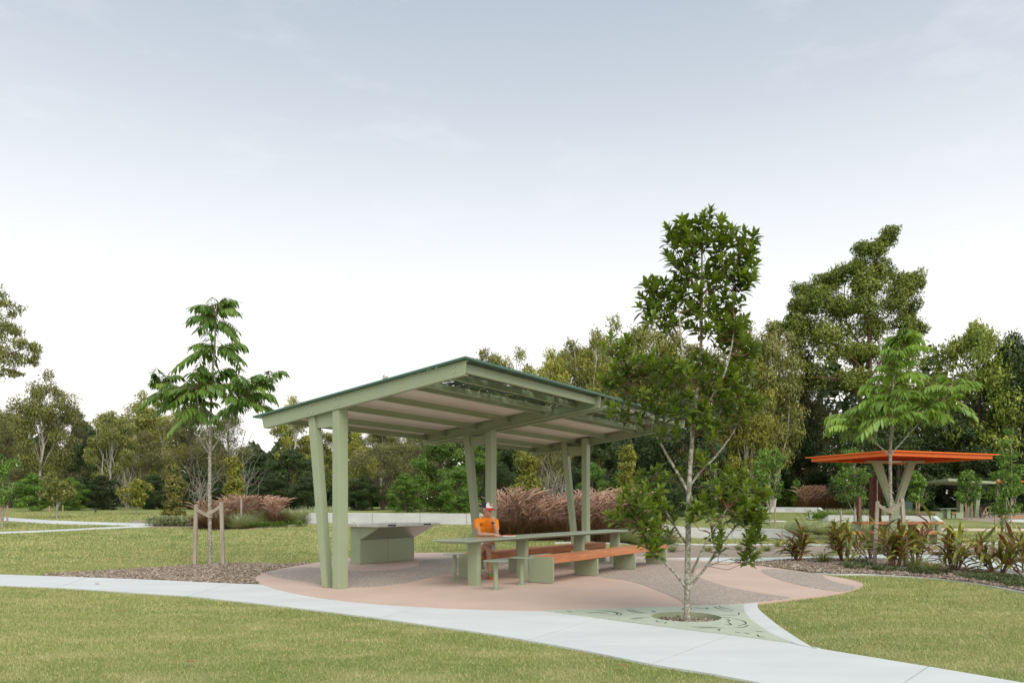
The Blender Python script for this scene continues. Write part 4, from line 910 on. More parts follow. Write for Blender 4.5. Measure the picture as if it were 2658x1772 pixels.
def hero_frond(name, base, y, trunk, branches, tufts, label, lk, seed, stakes):
    rng = np.random.default_rng(seed); o = thing(name, label, 'tree', base)
    def w_(p): q = at(p[0], p[1], y); return np.array([q.x, y+(p[2] if len(p) > 2 else 0), q.z])-np.array(base)
    for nm, (pts, r0, r1) in [('trunk',trunk)]+[('branch',b) for b in branches]:
        P = smoothline([tuple(w_(p)) for p in pts], 5); k = len(P); MB().tube(P, [r0+(r1-r0)*i/(k-1) for i in range(k)], 8, cap=False).build(nm, M['bark_young'], o, smooth=True)
    acc = Acc(); mb = MB()
    for (px, py, dy, n, up, L_) in tufts:
        c = w_((px,py,dy))
        for i in range(int(n*1.25)):
            a = 2.4*i+rng.uniform(-.3,.3); el = up+.25+rng.normal(0,.32)
            frond(acc, mb, c-np.array([0,0,.02*i]), (math.cos(a)*math.cos(el), math.sin(a)*math.cos(el), math.sin(el)), L_*rng.uniform(.8,1.15), rng, .45)
    ob('leaves', acc.mesh('leaves', LM[lk]), o); tag(mb.build('leaf_stalks', M['twig'], o), kind='stuff')
    for (p0, p1, lab) in stakes:
        a = w_(p0)+np.array(base); b_ = w_(p1)+np.array(base); gz = tz(a[0],a[1]); s = thing('tree_stake', lab, 'stake', (a[0],a[1],gz), rng.uniform(0,1.5), 'stakes of the pinnate leaved trees')
        dv = Vector(tuple(b_-a)); h = .037; H_ = b_[2]-gz; ax = Vector((dv.x/dv.z*H_, dv.y/dv.z*H_, 0)); ax.rotate(Matrix.Rotation(-s.rotation_euler[2],3,'Z'))
        MB().hexa([(-h,-h,-.2),(h,-h,-.2),(h,h,-.2),(-h,h,-.2)]+[(ax.x+x,ax.y+y_,H_) for x,y_ in ((-h,-h),(h,-h),(h,h),(-h,h))]).build('stake_post', M['stake'], s, bevel=.004)
        # webbing tie from the stake to the trunk
        tq = w_((trunk[0][1][0], p1[1]+26, 0)); p_ = np.array(b_)-np.array(base)-np.array([0,0,.06]); tie = MB()
        for off in (-.04, .0):
            m_ = (p_+tq)/2-np.array([0,0,.02]); Q = [p_+np.array([0,-.05,off]), m_+np.array([0,-.05,off*.8]), tq+np.array([0,-.07,off]), tq+np.array([.07 if tq[0] > p_[0] else -.07,0,off])]
            pts = smoothline([tuple(q) for q in Q], 4); V = []
            for q in pts: V += [q+Vector((0,0,.022)), q-Vector((0,0,.022)), q+Vector((0,.006,-.022)), q+Vector((0,.006,.022))]
            tie.add(V, [(4*i+j, 4*i+(j+1)%4, 4*i+4+(j+1)%4, 4*i+4+j) for i in range(len(pts)-1) for j in range(4)])
        tie.build('webbing_tie', M['webbing'], o)
    return o
b = gp(546,1467); y = b.y
hero_frond('staked_tree', b, y, ([(546,1474),(544,1320),(545,1160),(550,1000),(557,900),(560,830),(562,790)],.046,.010),
  [([(545,1180),(500,1122,.2),(480,1065,.3),(455,1005,.3)],.024,.010),([(547,1172),(600,1105,-.2),(622,1060,-.3),(655,1010,-.3)],.024,.010),([(543,1165),(534,1100,-.3),(530,1010,-.4)],.020,.009),([(552,985),(530,960,.3)],.02,.012)],
  [(561,800,0,8,.55,.72),(560,822,0,8,.0,.72),(557,890,0,8,-.05,.80),(548,975,.1,8,.35,.82),(530,1010,-.4,8,.25,.78),(455,1000,.3,9,.42,.80),(462,1025,.3,7,-.1,.74),(405,985,.2,8,.45,.62),(430,1010,.0,6,.1,.66),(655,1005,-.3,9,.42,.74),(650,1035,-.3,8,-.05,.7),(700,985,-.2,6,.35,.56),(525,1060,-.3,6,-.15,.66),(600,1020,.2,6,.1,.7)],
  'staked young tree with long pinnate leaves standing in mulch left of the shelter', 'frond', 17,
  [((498,1471,.15),(502,1309,.15),'left one of two grey stakes beside the tree left of the shelter'),((586,1474,-.15),(581,1303,-.15),'right one of two grey stakes beside the tree left of the shelter')])
b = gp(2313,1472); y = b.y
hero_frond('staked_tree', b, y, ([(2313,1480),(2312,1340),(2311,1180),(2316,1060),(2320,980),(2330,920),(2340,880)],.043,.010),
  [([(2311,1182),(2265,1130,.2),(2232,1085,.3)],.022,.009),([(2312,1180),(2350,1125,-.2),(2386,1078,-.3)],.022,.009),([(2311,1150),(2302,1110,-.3),(2292,1080,-.4)],.018,.009),([(2386,1078,-.3),(2430,1040,-.3),(2450,1005,-.3)],.018,.01)],
  [(2345,880,0,9,.95,.62),(2340,905,0,7,.4,.66),(2328,955,0,9,.25,.74),(2322,1010,.1,9,.25,.78),(2232,1080,.3,9,.45,.66),(2225,1095,.3,6,-.05,.6),(2386,1070,-.3,9,.45,.72),(2292,1075,-.4,9,.2,.66),(2452,1005,-.3,8,.4,.62),(2440,1040,-.3,6,0,.6),(2360,1030,.2,7,.2,.7),(2270,1040,.2,7,.3,.66)],
  'staked young tree with light green drooping leaves in front of the orange canopy', 'frond_light', 18,
  [((2274,1462,.1),(2283,1300,.1),'left one of two leaning stakes at the tree before the orange canopy'),((2348,1462,-.1),(2335,1294,-.1),'right one of two leaning stakes at the tree before the orange canopy')])
# ================================================================== grasses and bed plants
def strap(acc, rng, n, base_r, L0, L1, w0, spread, droop, tint=(.5,.2), seg=4, lift=0.):
    """arching blades from a tuft"""
    for i in range(n):
        a = rng.uniform(0,6.28); r = base_r*math.sqrt(rng.random()); p = np.array([r*math.cos(a), r*math.sin(a), lift]); L_ = rng.uniform(L0,L1)
        th = spread*rng.random()**.7; d = np.array([math.cos(a)*math.sin(th), math.sin(a)*math.sin(th), math.cos(th)]); s = np.array([-math.sin(a+rng.normal()*.4), math.cos(a), 0])
        V = []
        for k in range(seg+1):
            t = k/seg; q = p+d*L_*t+np.array([math.cos(a),math.sin(a),-1.2])*droop*L_*t**2.4*.5; w_ = w0*(1-t)**.6*(.7+.3*min(1,t*5)); V += [q-s*w_, q+s*w_]
        F_ = np.array([(2*k,2*k+1,2*k+3,2*k+2) for k in range(seg)]); acc.add(np.array(V), F_, np.full(2*seg+2, np.clip(rng.normal(*tint),0,1)))
def fountain(seed):
    rng = np.random.default_rng(seed); acc = Acc(); strap(acc, rng, 800, .25, .6, 1.35, .006, .6, .7, (.45,.25))
    pl = Acc()
    for i in range(140):
        a = rng.uniform(0,6.28); wx, wy = rng.normal(.35,.5), rng.normal(-.1,.45); th = .40*rng.random()**.6; L_ = rng.uniform(.95,1.75); c, s = math.cos(a), math.sin(a); P = []
        for k in range(8):
            t = k/7; bend = 1.0*max(0,t-.58)**1.9; P.append(Vector((c*math.sin(th)*L_*t+(c*.35+wx)*bend*1.1*L_, s*math.sin(th)*L_*t+(s*.35+wy)*bend*1.1*L_, math.cos(th)*L_*t-bend*.9*L_)))
        mb = MB(); mb.tube(P[:5], .004, 3, cap=False); r = rng.uniform(.015,.022); mb.tube([P[4]*.3+P[5]*.7, P[5]*.5+P[6]*.5, P[6], P[6]*.4+P[7]*.6, P[7]], [.004,r,r,r*.7,.002], 5, cap=False)
        pl.add(np.array(mb.v), np.array([f for f in mb.f]), np.full(len(mb.v), np.clip(rng.normal(.5,.24),0,1)))
    return acc.mesh('grass_blades', LM['fgrass']), pl.mesh('grass_plumes', LM['plume'])
FG = [fountain(s) for s in (1,2,3)]
def put_fountain(pt, s, label, grp, i):
    o = thing('fountain_grass', label, 'ornamental grass', pt, rnd.uniform(-.7,.7), grp); o.scale = (s*1.05,s*1.05,s); ob('blades', FG[i%3][0], o); ob('plumes', FG[i%3][1], o)
i = 0
for px in (1285,1335,1380,1425,1470,1520,1565,1600):
    for row in (0,1):
        if row == 0 and px > 1590: continue
        p = gy(px+(20 if row else 0), 26.3+row*1.1); i += 1
        put_fountain(p, rnd.uniform(1.05,1.38)*(.9 if px < 1330 and not row else 1), 'tall brown plumed grass clump behind the long table, '+('back' if row else 'front')+' row, '+nth((1285,1335,1380,1425,1470,1520,1565,1600).index(px),8 if row else 7), 'plumed grass clumps behind the table', i)
for (px, y, s, lab) in ((530,31.5,.85,'plumed grass clump directly behind the left tree stake'),(560,31,.9,'plumed grass clump behind the trunk of the left staked tree'),(600,33.5,.95,'plumed grass clump behind the right tree stake'),(640,33,.95,'plumed grass clump right of the lighter column shrub'),(680,33.5,.95,'second plumed grass clump from the right end of the left bed'),(712,33,.9,'plumed grass clump at the right end of the left bed')):
    i += 1; put_fountain(gy(px,y), s, lab, 'plumed grass clumps in the left bed', i)
for px in (2090,2115,2140,2165,2190,2212):
    i += 1; put_fountain(gy(px,76.5), 1.9, 'far plumed grass clump behind the low walls, '+nth((2090,2115,2140,2165,2190,2212).index(px),6), 'far plumed grass clumps', i)
# silver green mounds, tussocks, low cover
def mound(seed, n, L0, L1, w0, spread, droop, lk, br=.25, nm='foliage'):
    rng = np.random.default_rng(seed); acc = Acc(); strap(acc, rng, n, br, L0, L1, w0, spread, droop, (.5,.2), 3); return acc.mesh(nm, LM[lk])
SM = [mound(s, 900, .35, .68, .010, 1.25, .25, 'silver') for s in (11,12)]
TF = [mound(s, 260, .35, .75, .005, .9, .7, 'tuft', .08) for s in (21,22)]
def lowcover(seed, lk='ground', h=.16, r=.32, ln=.05):
    rng = np.random.default_rng(seed); acc = Acc()
    for k in range(60):
        a = rng.uniform(0,6.28); q = r*math.sqrt(rng.random()); c = np.array([q*math.cos(a), q*math.sin(a), 0]); hh = h*rng.uniform(.4,1.1); top = c+np.array([rng.normal()*.05,rng.normal()*.05,hh]); m_ = 14
        t = rng.random(m_)**.6; B = c+(top-c)*t[:,None]; an = rng.uniform(0,6.28,m_); d = np.stack([np.cos(an),np.sin(an),rng.uniform(.2,1.2,m_)],-1); V, F_ = leaves(B, d, np.tile([0,0,1.],(m_,1)), ln*rng.uniform(.8,1.6,m_), ln*.17)
        acc.add(V, F_, np.repeat(np.clip(rng.normal(.45,.2,m_),0,1),8))
    return acc.mesh('foliage', LM[lk])
LC = [lowcover(s) for s in (31,32,33)]; LS = [lowcover(41,'silver',.28,.35,.07)]; LB = [lowcover(43,'bright',.3,.4,.07), lowcover(44,'bright',.3,.4,.07)]
def plant(name, me, pt, s, label, cat, grp, sz=None):
    o = thing(name, label, cat, pt, rnd.uniform(0,6.28), grp); o.scale = (s,s,sz or s); ob('foliage', me, o); return o
for k, (px, py, s) in enumerate(((615,1371,1.05),(660,1364,1.1),(688,1360,1.1),(718,1359,1.15),(760,1357,1.15),(800,1354,1.1),(822,1352,1.1),(852,1348,1.05),(868,1347,1.1))):
    plant('silver_shrub', SM[k%2], gp(px,py), s*1.25, ('leftmost silver green mounded shrub','second silver green mounded shrub from the left','third silver green mounded shrub from the left','fourth silver green mounded shrub from the left','silver green mounded shrub left of the sloped wall end','silver green mounded shrub before the sloped wall end','silver green mounded shrub touching the slanted post outline','silver green mounded shrub seen between the front posts','silver green mounded shrub half behind the front post')[k]+' in the left bed', 'shrub', 'silver shrubs in the left bed')
for k, px in enumerate((575,640,670,700,735,780,590,625)):
    plant('leafy_ground_cover', LB[k%2], gp(px,1371-abs(px-620)*.03), .8, 'low bright green ground cover clump of the left bed, '+nth(sorted((575,640,670,700,735,780,590,625)).index(px),8), 'ground cover', 'bright ground cover in the left bed')
for k, px in enumerate((405,425,450,475,495)):
    plant('silver_ground_cover', LS[0], gp(px,1364), 1.4, 'low silvery ground cover clump at the bronze column shrub, '+nth(k,5), 'ground cover', 'silvery ground cover')
for k in range(16):
    px = 2040+k*19+rnd.uniform(-6,6); py = rnd.uniform(1375,1388)
    plant('silver_shrub', SM[k%2], gp(px,py), 1.1, 'silver green shrub in the long drift behind the red leaved plants, '+nth(k,16), 'shrub', 'silver shrubs behind the right bed')
for k in range(12):
    px = 2140+k*20
    plant('silver_shrub', SM[k%2], gy(px,60), 1.5, 'far silver green shrub below the far plumed grass, '+nth(k,12), 'shrub', 'far silver shrubs')
plant('leafy_ground_cover', LB[0], gy(2125,56), 2.2, 'small pale shrub in the ring kerb between the two low walls', 'shrub', None)
for k, (px, y) in enumerate(((1640,26.5),(1672,26),(1700,27),(1725,27.5))):
    plant('silver_shrub', SM[k%2], gy(px,y), 1.15, 'silver green shrub at the right foot of the tall plumed grass, '+nth(k,4), 'shrub', 'silver shrubs right of the tall plumed grass')
for k, (px, py) in enumerate(((1300,1399),(1345,1400),(1440,1401),(1490,1400))):
    plant('leafy_ground_cover', LB[k%2], gp(px,py), 1.3, 'green ground cover clump at the foot of the tall plumed grass, '+nth(k,4), 'ground cover', 'ground cover by the tall grass')
for k, (px, py, s) in enumerate(((1745,1434,.7),(1838,1432,.6),(1917,1428,.6),(1990,1432,.7),(1700,1428,.5),(2020,1420,.8))):
    plant('grass_tuft', TF[k%2], gp(px,py), s, 'small yellow green grass tuft in the grey mulch behind the plaza, '+nth(sorted((1745,1838,1917,1990,1700,2020)).index(px),6), 'grass tuft', 'tufts in the grey mulch')
# red and green leaved strap plants
def ti_plant(seed):
    rng = np.random.default_rng(seed); acc = Acc(); mb = MB()
    for s in range(rng.integers(10,14)):
        a = rng.uniform(0,6.28); th = rng.uniform(.12,.95); Ls = rng.uniform(.35,.75); tip = np.array([math.cos(a)*math.sin(th)*Ls, math.sin(a)*math.sin(th)*Ls, math.cos(th)*Ls]); b0 = np.array([math.cos(a)*.06, math.sin(a)*.06, 0])
        mb.tube([b0, (b0+tip)*.5+np.array([0,0,.05]), tip], [.012,.010,.006], 5, cap=False); m_ = rng.integers(11,15); t = np.linspace(.25,1,m_); B = b0+(tip-b0)*t[:,None]
        an = np.arange(m_)*math.pi+rng.normal(0,.5,m_)+rng.uniform(0,6.28); ax = unit(tip-b0); e1 = unit(np.cross(ax,[.2,.3,.9])); e2 = np.cross(ax,e1); op = rng.uniform(.55,1.35,m_)
        d = ax[None]*np.cos(op)[:,None]+(e1[None]*np.cos(an)[:,None]+e2[None]*np.sin(an)[:,None])*np.sin(op)[:,None]
        ln = rng.uniform(.22,.44,m_); V, F_ = leaves(B, d, np.tile([0,0,1.],(m_,1))+rng.normal(0,.25,(m_,3)), ln, ln*.078, fold=.35, curl=.3)
        acc.add(V, F_, np.repeat(np.clip(rng.choice([.1,.25,.55,.75,.95], m_, p=[.12,.15,.23,.29,.21])+rng.normal(0,.06,m_),0,1),8))
    return acc.mesh('leaves', LM['ti']), mb.mesh('stems', M['twig'])
TI = [ti_plant(s) for s in (51,52,53,54)]
TIL = ['leftmost red and green leaved plant at the left end of the mulch bed','red and green leaved plant left of the left leaning stake','red leaved plant behind the left leaning stake','large yellow and red leaved plant in front of the right leaning stake','dense red leaved plant right behind the right leaning stake','thin leggy red leaved plant in front of the pale back path','full red and green leaved plant second from the right frame edge','red leaved plant cut by the right frame edge']
for k, (px, py, s) in enumerate(((2075,1457,1.18),(2193,1458,1.25),(2258,1450,1.2),(2325,1475,1.3),(2378,1458,1.4),(2478,1484,1.12),(2588,1492,1.22),(2655,1486,1.28))):
    o = thing('strap_leaf_plant', TIL[k], 'plant', gp(px,py), rnd.uniform(0,6.28), 'red leaved plants in the right bed'); o.scale = (s,s,s); ob('leaves', TI[k%4][0], o); ob('stems', TI[k%4][1], o)
for k, (px, py, s, lab) in enumerate(((2137,1462,.85,'green tussock between the two leftmost red leaved plants'),(2372,1476,.8,'green tussock between the yellow red plant and the leggy plant'),(2420,1488,.85,'green tussock leaning left of the leggy red leaved plant'))):
    plant('grass_tussock', TF[k%2], gp(px,py), s, lab, 'grass tuft', None)
for k, (px, py) in enumerate(((2195,1470),(2222,1478),(2250,1470),(2270,1482),(2300,1484),(2235,1462),(2365,1487),(2395,1492),(2420,1494),(2445,1490),(2380,1482),(2505,1498),(2525,1503),(2550,1506),(2575,1511),(2600,1514),(2625,1520),(2645,1526),(2535,1494),(2585,1500),(2640,1508),(2610,1502),(2660,1516),(2560,1498))):
    plant('low_ground_cover', LC[k%3], gp(px,py), rnd.uniform(.5,.85), 'low dark green spiky ground cover clump at the front of the right mulch bed', 'ground cover', 'dark ground cover in the right bed')
# ================================================================== low concrete walls
def wall(name, pts, h, th, label, slopeL=0, slopeR=0, joints=1):
    """panels along a polyline of ground points; ends may slope down"""
    o = thing(name, label, 'wall', pts[0]); base = Vector(pts[0]); P = []
    P = [Vector(p) for p in pts]; n = len(P)
    for k in range(n-1):
        a, b = P[k], P[k+1]; d = (b-a); dh = Vector((d.x,d.y,0)).normalized(); nrm = Vector((-dh.y,dh.x,0))*th; gap = dh*.008
        a_, b_ = a+(gap if k else dh*0), b-(gap if k < n-2 else dh*0)
        ha = .04 if (k == 0 and slopeL) else h; hb = .04 if (k == n-2 and slopeR) else h
        q = [a_-base, b_-base, b_-base+nrm, a_-base+nrm]
        MB().hexa([Vector((v.x,v.y,v.z-.3)) for v in q]+[Vector((v.x,v.y,(a_.z if i in (0,3) else b_.z)-base.z+(ha if i in (0,3) else hb))) for i, v in enumerate(q)]).build('wall_panel', M['concrete_wall'], o, bevel=.012)
    return o
def line(pxs, y0, y1):
    out = []
    for k, px in enumerate(pxs): out.append(gy(px, y0+(y1-y0)*k/(len(pxs)-1)))
    return out
wall('retaining_wall', line((776,806,966,1090,1211,1330), 34.6,33.2), .47, .3, 'long pale concrete wall behind the barbecue, partly hidden by the front posts', 1, 0)
wall('retaining_wall', line((1690,1790,1900,2030,2078), 33.5,32.5), .44, .35, 'pale concrete wall with sloped end right behind the grate tree', 0, 1)
wall('retaining_wall', line((2128,2150,2240,2345,2420,2443), 53,50), .48, .4, 'pale concrete wall with both ends sloped behind the orange canopy', 1, 1)
fw_pts = line((1960,2060,2122,2140), 74,72)
fwall = wall('retaining_wall', fw_pts, .48, .4, 'farthest short pale concrete wall before the far plumed grass', 0, 1)
# the letters still readable on that wall, cast into its face
cu = bpy.data.curves.new('lettering', 'FONT'); cu.body = 'NSES'; cu.size = .26; cu.extrude = .006; cu.align_x = 'CENTER'; cu.space_character = 1.1
to = link(bpy.data.objects.new('tmp', cu)); dg = bpy.context.evaluated_depsgraph_get(); dg.update(); lme = bpy.data.meshes.new_from_object(to.evaluated_get(dg)); bpy.data.objects.remove(to)
M['letter'] = surf('cast_letter_concrete', (.40,.405,.40), (.44,.445,.44), 3, .8); lme.materials.clear(); lme.materials.append(M['letter'])
a_, b_ = fw_pts[0], fw_pts[1]; p_ = a_.lerp(b_, .87); dd_ = (b_-a_); lo_ = ob('lettering', lme, fwall, (p_-a_)+Vector((dd_.y,-dd_.x,0)).normalized()*.008+Vector((0,0,.17)))
lo_.rotation_euler = (R(90), 0, math.atan2(dd_.y, dd_.x))
# ================================================================== orange canopy and what stands under it
oc = gy(2322, 30.2); z0 = oc.z
cn = thing('orange_canopy', 'orange flat roofed canopy on a sage green Y shaped post', 'shelter', oc)
RZ = 3.24-z0
near, lft, rgt = Vector((13.16,26.8,0)), Vector((11.75,30.9,0)), Vector((18.35,29.0,0)); far = lft+rgt-near
ctr = (lft+rgt)/2
def rel(v, z): return Vector((v.x-oc.x, v.y-oc.y, z))
q4 = [near,rgt,far,lft]
o_ = MB(); Ptop = [rel(ctr+(v-ctr)*1.0, RZ+.02) for v in q4]; o_.hexa([p-Vector((0,0,.035)) for p in Ptop]+Ptop); o_.build('roof_sheet', M['orange'], cn)
Pin = [ctr+(v-ctr)*.93 for v in q4]
for a, b_ in ((0,1),(1,2),(2,3),(3,0)):
    p, q = rel(Pin[a],RZ-.16), rel(Pin[b_],RZ-.16); d = (q-p).normalized(); nn_ = Vector((-d.y,d.x,0))*.03; g_ = d*.031
    MB().hexa([p+g_-nn_,q-g_-nn_,q-g_+nn_,p+g_+nn_]+[v+Vector((0,0,.143)) for v in (p+g_-nn_,q-g_-nn_,q-g_+nn_,p+g_+nn_)]).build('edge_beam', M['orange'], cn)
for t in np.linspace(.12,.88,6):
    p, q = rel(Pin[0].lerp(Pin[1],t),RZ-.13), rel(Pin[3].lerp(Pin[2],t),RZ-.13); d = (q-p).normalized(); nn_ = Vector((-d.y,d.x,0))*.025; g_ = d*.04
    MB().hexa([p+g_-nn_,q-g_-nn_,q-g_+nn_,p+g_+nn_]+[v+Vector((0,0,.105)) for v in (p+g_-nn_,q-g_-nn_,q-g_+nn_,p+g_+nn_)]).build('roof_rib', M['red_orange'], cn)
jz = 1.35+(HZ-1320)/FPX*30.2-z0
MB().box((0,0,jz/2+.1), (.14,.12,jz/2+.1)).build('post', M['green'], cn, bevel=.01)
for s in (-1,1):
    t_ = Vector((s*.72,s*.05,RZ-.17)); b0 = Vector((s*.04,0,jz))
    MB().hexa([b0+Vector(v) for v in ((-.10,-.1,-.1),(.10,-.1,-.1),(.10,.1,-.1),(-.10,.1,-.1))]+[t_+Vector(v) for v in ((-.17,-.1,0),(.13,-.1,0),(.13,.1,0),(-.17,.1,0))]).build('arm', M['green'], cn, bevel=.008)
    MB().box(t_+Vector((0,0,-.03)), (.42,.13,.035)).build('bracket_plate', M['green'], cn)
MB().box((.1,.2,RZ-.19), (.5,.2,.03)).build('light_panel', M['white'], cn)
def timber_set(c, px0, px1, y, H, dep, name, label, cat, leg_h, grp=None, plates=True):
    x0 = (px0-CX)/FPX*y; x1 = (px1-CX)/FPX*y; gz = tz((x0+x1)/2, y); o = thing(name, label, cat, ((x0+x1)/2,y,gz), .06, grp); L_ = (x1-x0)/2
    for k in range(3): MB().box((0,(k-1)*dep/3,H-.05), (L_,dep/6-.004,.05)).build('timber_plank', M['timber'], o, bevel=.008)
    for s in (-1,-.33,.33,1): MB().box((s*(L_-.02),0,(H-.1)/2), (.03,dep/2,(H-.1)/2) if plates else (.1,.06,(H-.1)/2)).build('plate_leg', M['green'], o)
    MB().box((L_+.2,0,H/2+.005), (.22,dep/2+.01,H/2)).build('end_block', M['green'], o) if plates else None
    return o
timber_set(oc, 2222,2440,30.6,.80,.8,'picnic_table','timber topped table under the orange canopy','table',0, None, False)
timber_set(oc, 2186,2430,28.7,.47,.5,'timber_bench','timber bench with green end block in front of the orange canopy table','bench',0)
# rusty columns
def column(px, y, w_, top, label):
    b = gy(px, y); h = CAMH+(HZ-top)/FPX*y-b.z; o = thing('steel_column', label, 'column', b, .15); hw = w_/FPX*y/2
    MB().box((0,0,h/2-.1), (hw,hw*.8,h/2+.1)).build('shaft', M['corten'], o, bevel=.01); MB().box((-hw*.1,-hw*.8-.006,h*.5), (.012,.006,h*.46)).build('cable_rod', M['galv'], o)
    rng = np.random.default_rng(int(px)); acc = Acc()
    for k in range(40):
        B = np.array([[rng.normal()*hw*.8, -hw*.8-.03, rng.uniform(0,h*.4)]]); V, F_ = leaves(B, rng.normal(size=(1,3))*[1,.4,1], np.array([[0,-1.,0]]), .12, .035); acc.add(V, F_, np.full(8, rng.random()))
    ob('climbing_leaves', acc.mesh('climbing_leaves', LM['bright']), o)
column(2272, 31.5, 23, 1237, 'broad rusty steel column left of the orange canopy post')
column(2230, 40, 10, 1287, 'thin rusty steel column left of the broad rusty column')
# stakes of the small park trees
def small_stake(px, y, top, lab, m='stake'):
    b = gy(px, y); h = CAMH+(HZ-top)/FPX*y-b.z; o = thing('tree_stake', lab, 'stake', b, rnd.uniform(0,1), 'small tree stakes'); MB().box((0,0,h/2-.1), (.035,.035,h/2+.1)).build('stake_post', M[m], o, bevel=.004); return o
small_stake(2012,45,1317,'reddish stake before the farthest low wall','stake_new')
small_stake(2183,43,1325,'left stake of the airy young tree beside the rusty column'); small_stake(2219,43,1322,'right stake of the airy young tree beside the rusty column')
small_stake(2379,59.5,1303,'left stake of the small tree left of the far table','stake_new'); small_stake(2385,59.5,1304,'right stake of the small tree left of the far table','stake_new')
small_stake(2507,56.5,1304,'left stake of the small tree before the far shelter posts','stake_new'); small_stake(2523,56.5,1304,'right stake of the small tree before the far shelter posts','stake_new')
small_stake(2583,40,1310,'stake right of the bicycles'); small_stake(2296,55,1312,'thin stake right of the broad rusty column')
small_stake(3,35,1308,'left stake of the young tree at the left frame edge','stake_new'); small_stake(19,35,1312,'right stake of the young tree at the left frame edge','stake_new')
small_stake(128,47,1312,'left thin stake of the small multi stemmed tree','stake_new'); small_stake(163,47,1310,'right thin stake of the small multi stemmed tree','stake_new')
small_stake(626,32.3,1292,'stake in the left plumed grass beside the lighter column shrub')
# ------------------------------------------------------------------ far shelter, table, benches, bicycles
y = 62; b = gy(2510, y); fs = thing('far_shelter', 'far sage green shelter with thin roof at the right, half hidden by a small tree', 'shelter', b)
k = y/FPX
def fx(px): return (px-CX)*k-b.x
def fz(py): return CAMH+(HZ-py)*k-b.z
MB().hexa([Vector(v) for v in ((fx(2411),1.5,fz(1253)),(fx(2421),-2.2,fz(1250)),(fx(2540),-2.2,fz(1257)),(fx(2540),1.5,fz(1259)),(fx(2411),1.5,fz(1251)),(fx(2421),-2.2,fz(1243)),(fx(2540),-2.2,fz(1251)),(fx(2540),1.5,fz(1256)))]).build('roof', M['green'], fs)
for (p0, p1, dy) in ((2494,2494,0),(2503,2507,.8),(2515,2523,.2),(2526,2535,-.3)):
    h = .14; MB().hexa([Vector((fx(p0)+sx*h,dy+sy*h,-.1)) for sx,sy in ((-1,-1),(1,-1),(1,1),(-1,1))]+[Vector((fx(p1)+sx*h,dy+sy*h,fz(1257))) for sx,sy in ((-1,-1),(1,-1),(1,1),(-1,1))]).build('post', M['green'], fs)
b2 = gy(2590, 68); o = thing('orange_shelter', 'far orange roof edge behind the bushy tree at the right edge', 'shelter', b2); k2 = 68/FPX
MB().hexa([Vector(((px-CX)*k2-b2.x, dy, CAMH+(HZ-py)*k2-b2.z)) for px,py,dy in ((2527,1255,0),(2590,1251,-2.5),(2660,1252,0),(2590,1255,2.5),(2525,1252.5,0),(2590,1247,-2.5),(2662,1248.5,0),(2590,1252,2.5))]).build('roof', M['orange'], o)
MB().box((0,0,1.5), (.13,.13,1.65)).build('post', M['green'], o)
b3 = gy(2455, 60); o = thing('far_table', 'small green table between two green seats before the dark wood', 'table', b3); MB().box((0,0,.75), (.6,.4,.025)).build('table_top', M['table'], o, bevel=.01)
MB().box((.12,-.1,.36), (.14,.12,.37)).build('leg', M['green'], o); MB().box((-.2,.15,.36), (.14,.12,.37)).build('leg', M['green'], o)
for px, lab in ((2428,'green box seat with timber end left of the far table'),(2482,'green box seat with timber end right of the far table')):
    b4 = gy(px, 60); o = thing('box_seat', lab, 'seat', b4, 0, 'box seats at the far table'); MB().box((.1,0,.22), (.28,.3,.24)).build('seat_block', M['green'], o, bevel=.01); MB().box((-.32,0,.40), (.135,.28,.05)).build('timber_plank', M['timber'], o); MB().box((-.32,0,.17), (.12,.2,.175)).build('plate_leg', M['green'], o)
b5 = gy(2352, 72); o = thing('utility_cabinet', 'dark green utility cabinet in the shade of the wood', 'cabinet', b5); MB().box((0,0,.5), (.45,.3,.6)).build('case', M['green_dark'], o, bevel=.02); MB().box((0,-.31,.5), (.40,.008,.52)).build('door', M['green_dark'], o); MB().box((0,0,1.13), (.5,.36,.03)).build('lid', M['green_dark'], o)
b6 = gy(2640, 50); o = thing('timber_bench', 'timber bench end at the right frame edge behind the bushy tree', 'bench', b6); MB().box((0,0,.44), (1.1,.25,.05)).build('timber_plank', M['timber'], o); [MB().box((s*.9,0,.19), (.04,.22,.2)).build('plate_leg', M['green'], o) for s in (-1,1)]
M['bike_cream'] = surf('cream_frame_paint', (.55,.42,.25), (.6,.46,.28), 5, .35); M['bike_black'] = surf('black_frame_paint', (.02,.02,.022), (.03,.03,.032), 5, .35); M['rubber'] = surf('tyre_rubber', (.02,.02,.02), (.03,.03,.03), 20, .8); M['reflector'] = surf('orange_reflector', (.7,.2,.02), (.75,.22,.03), 5, .3)
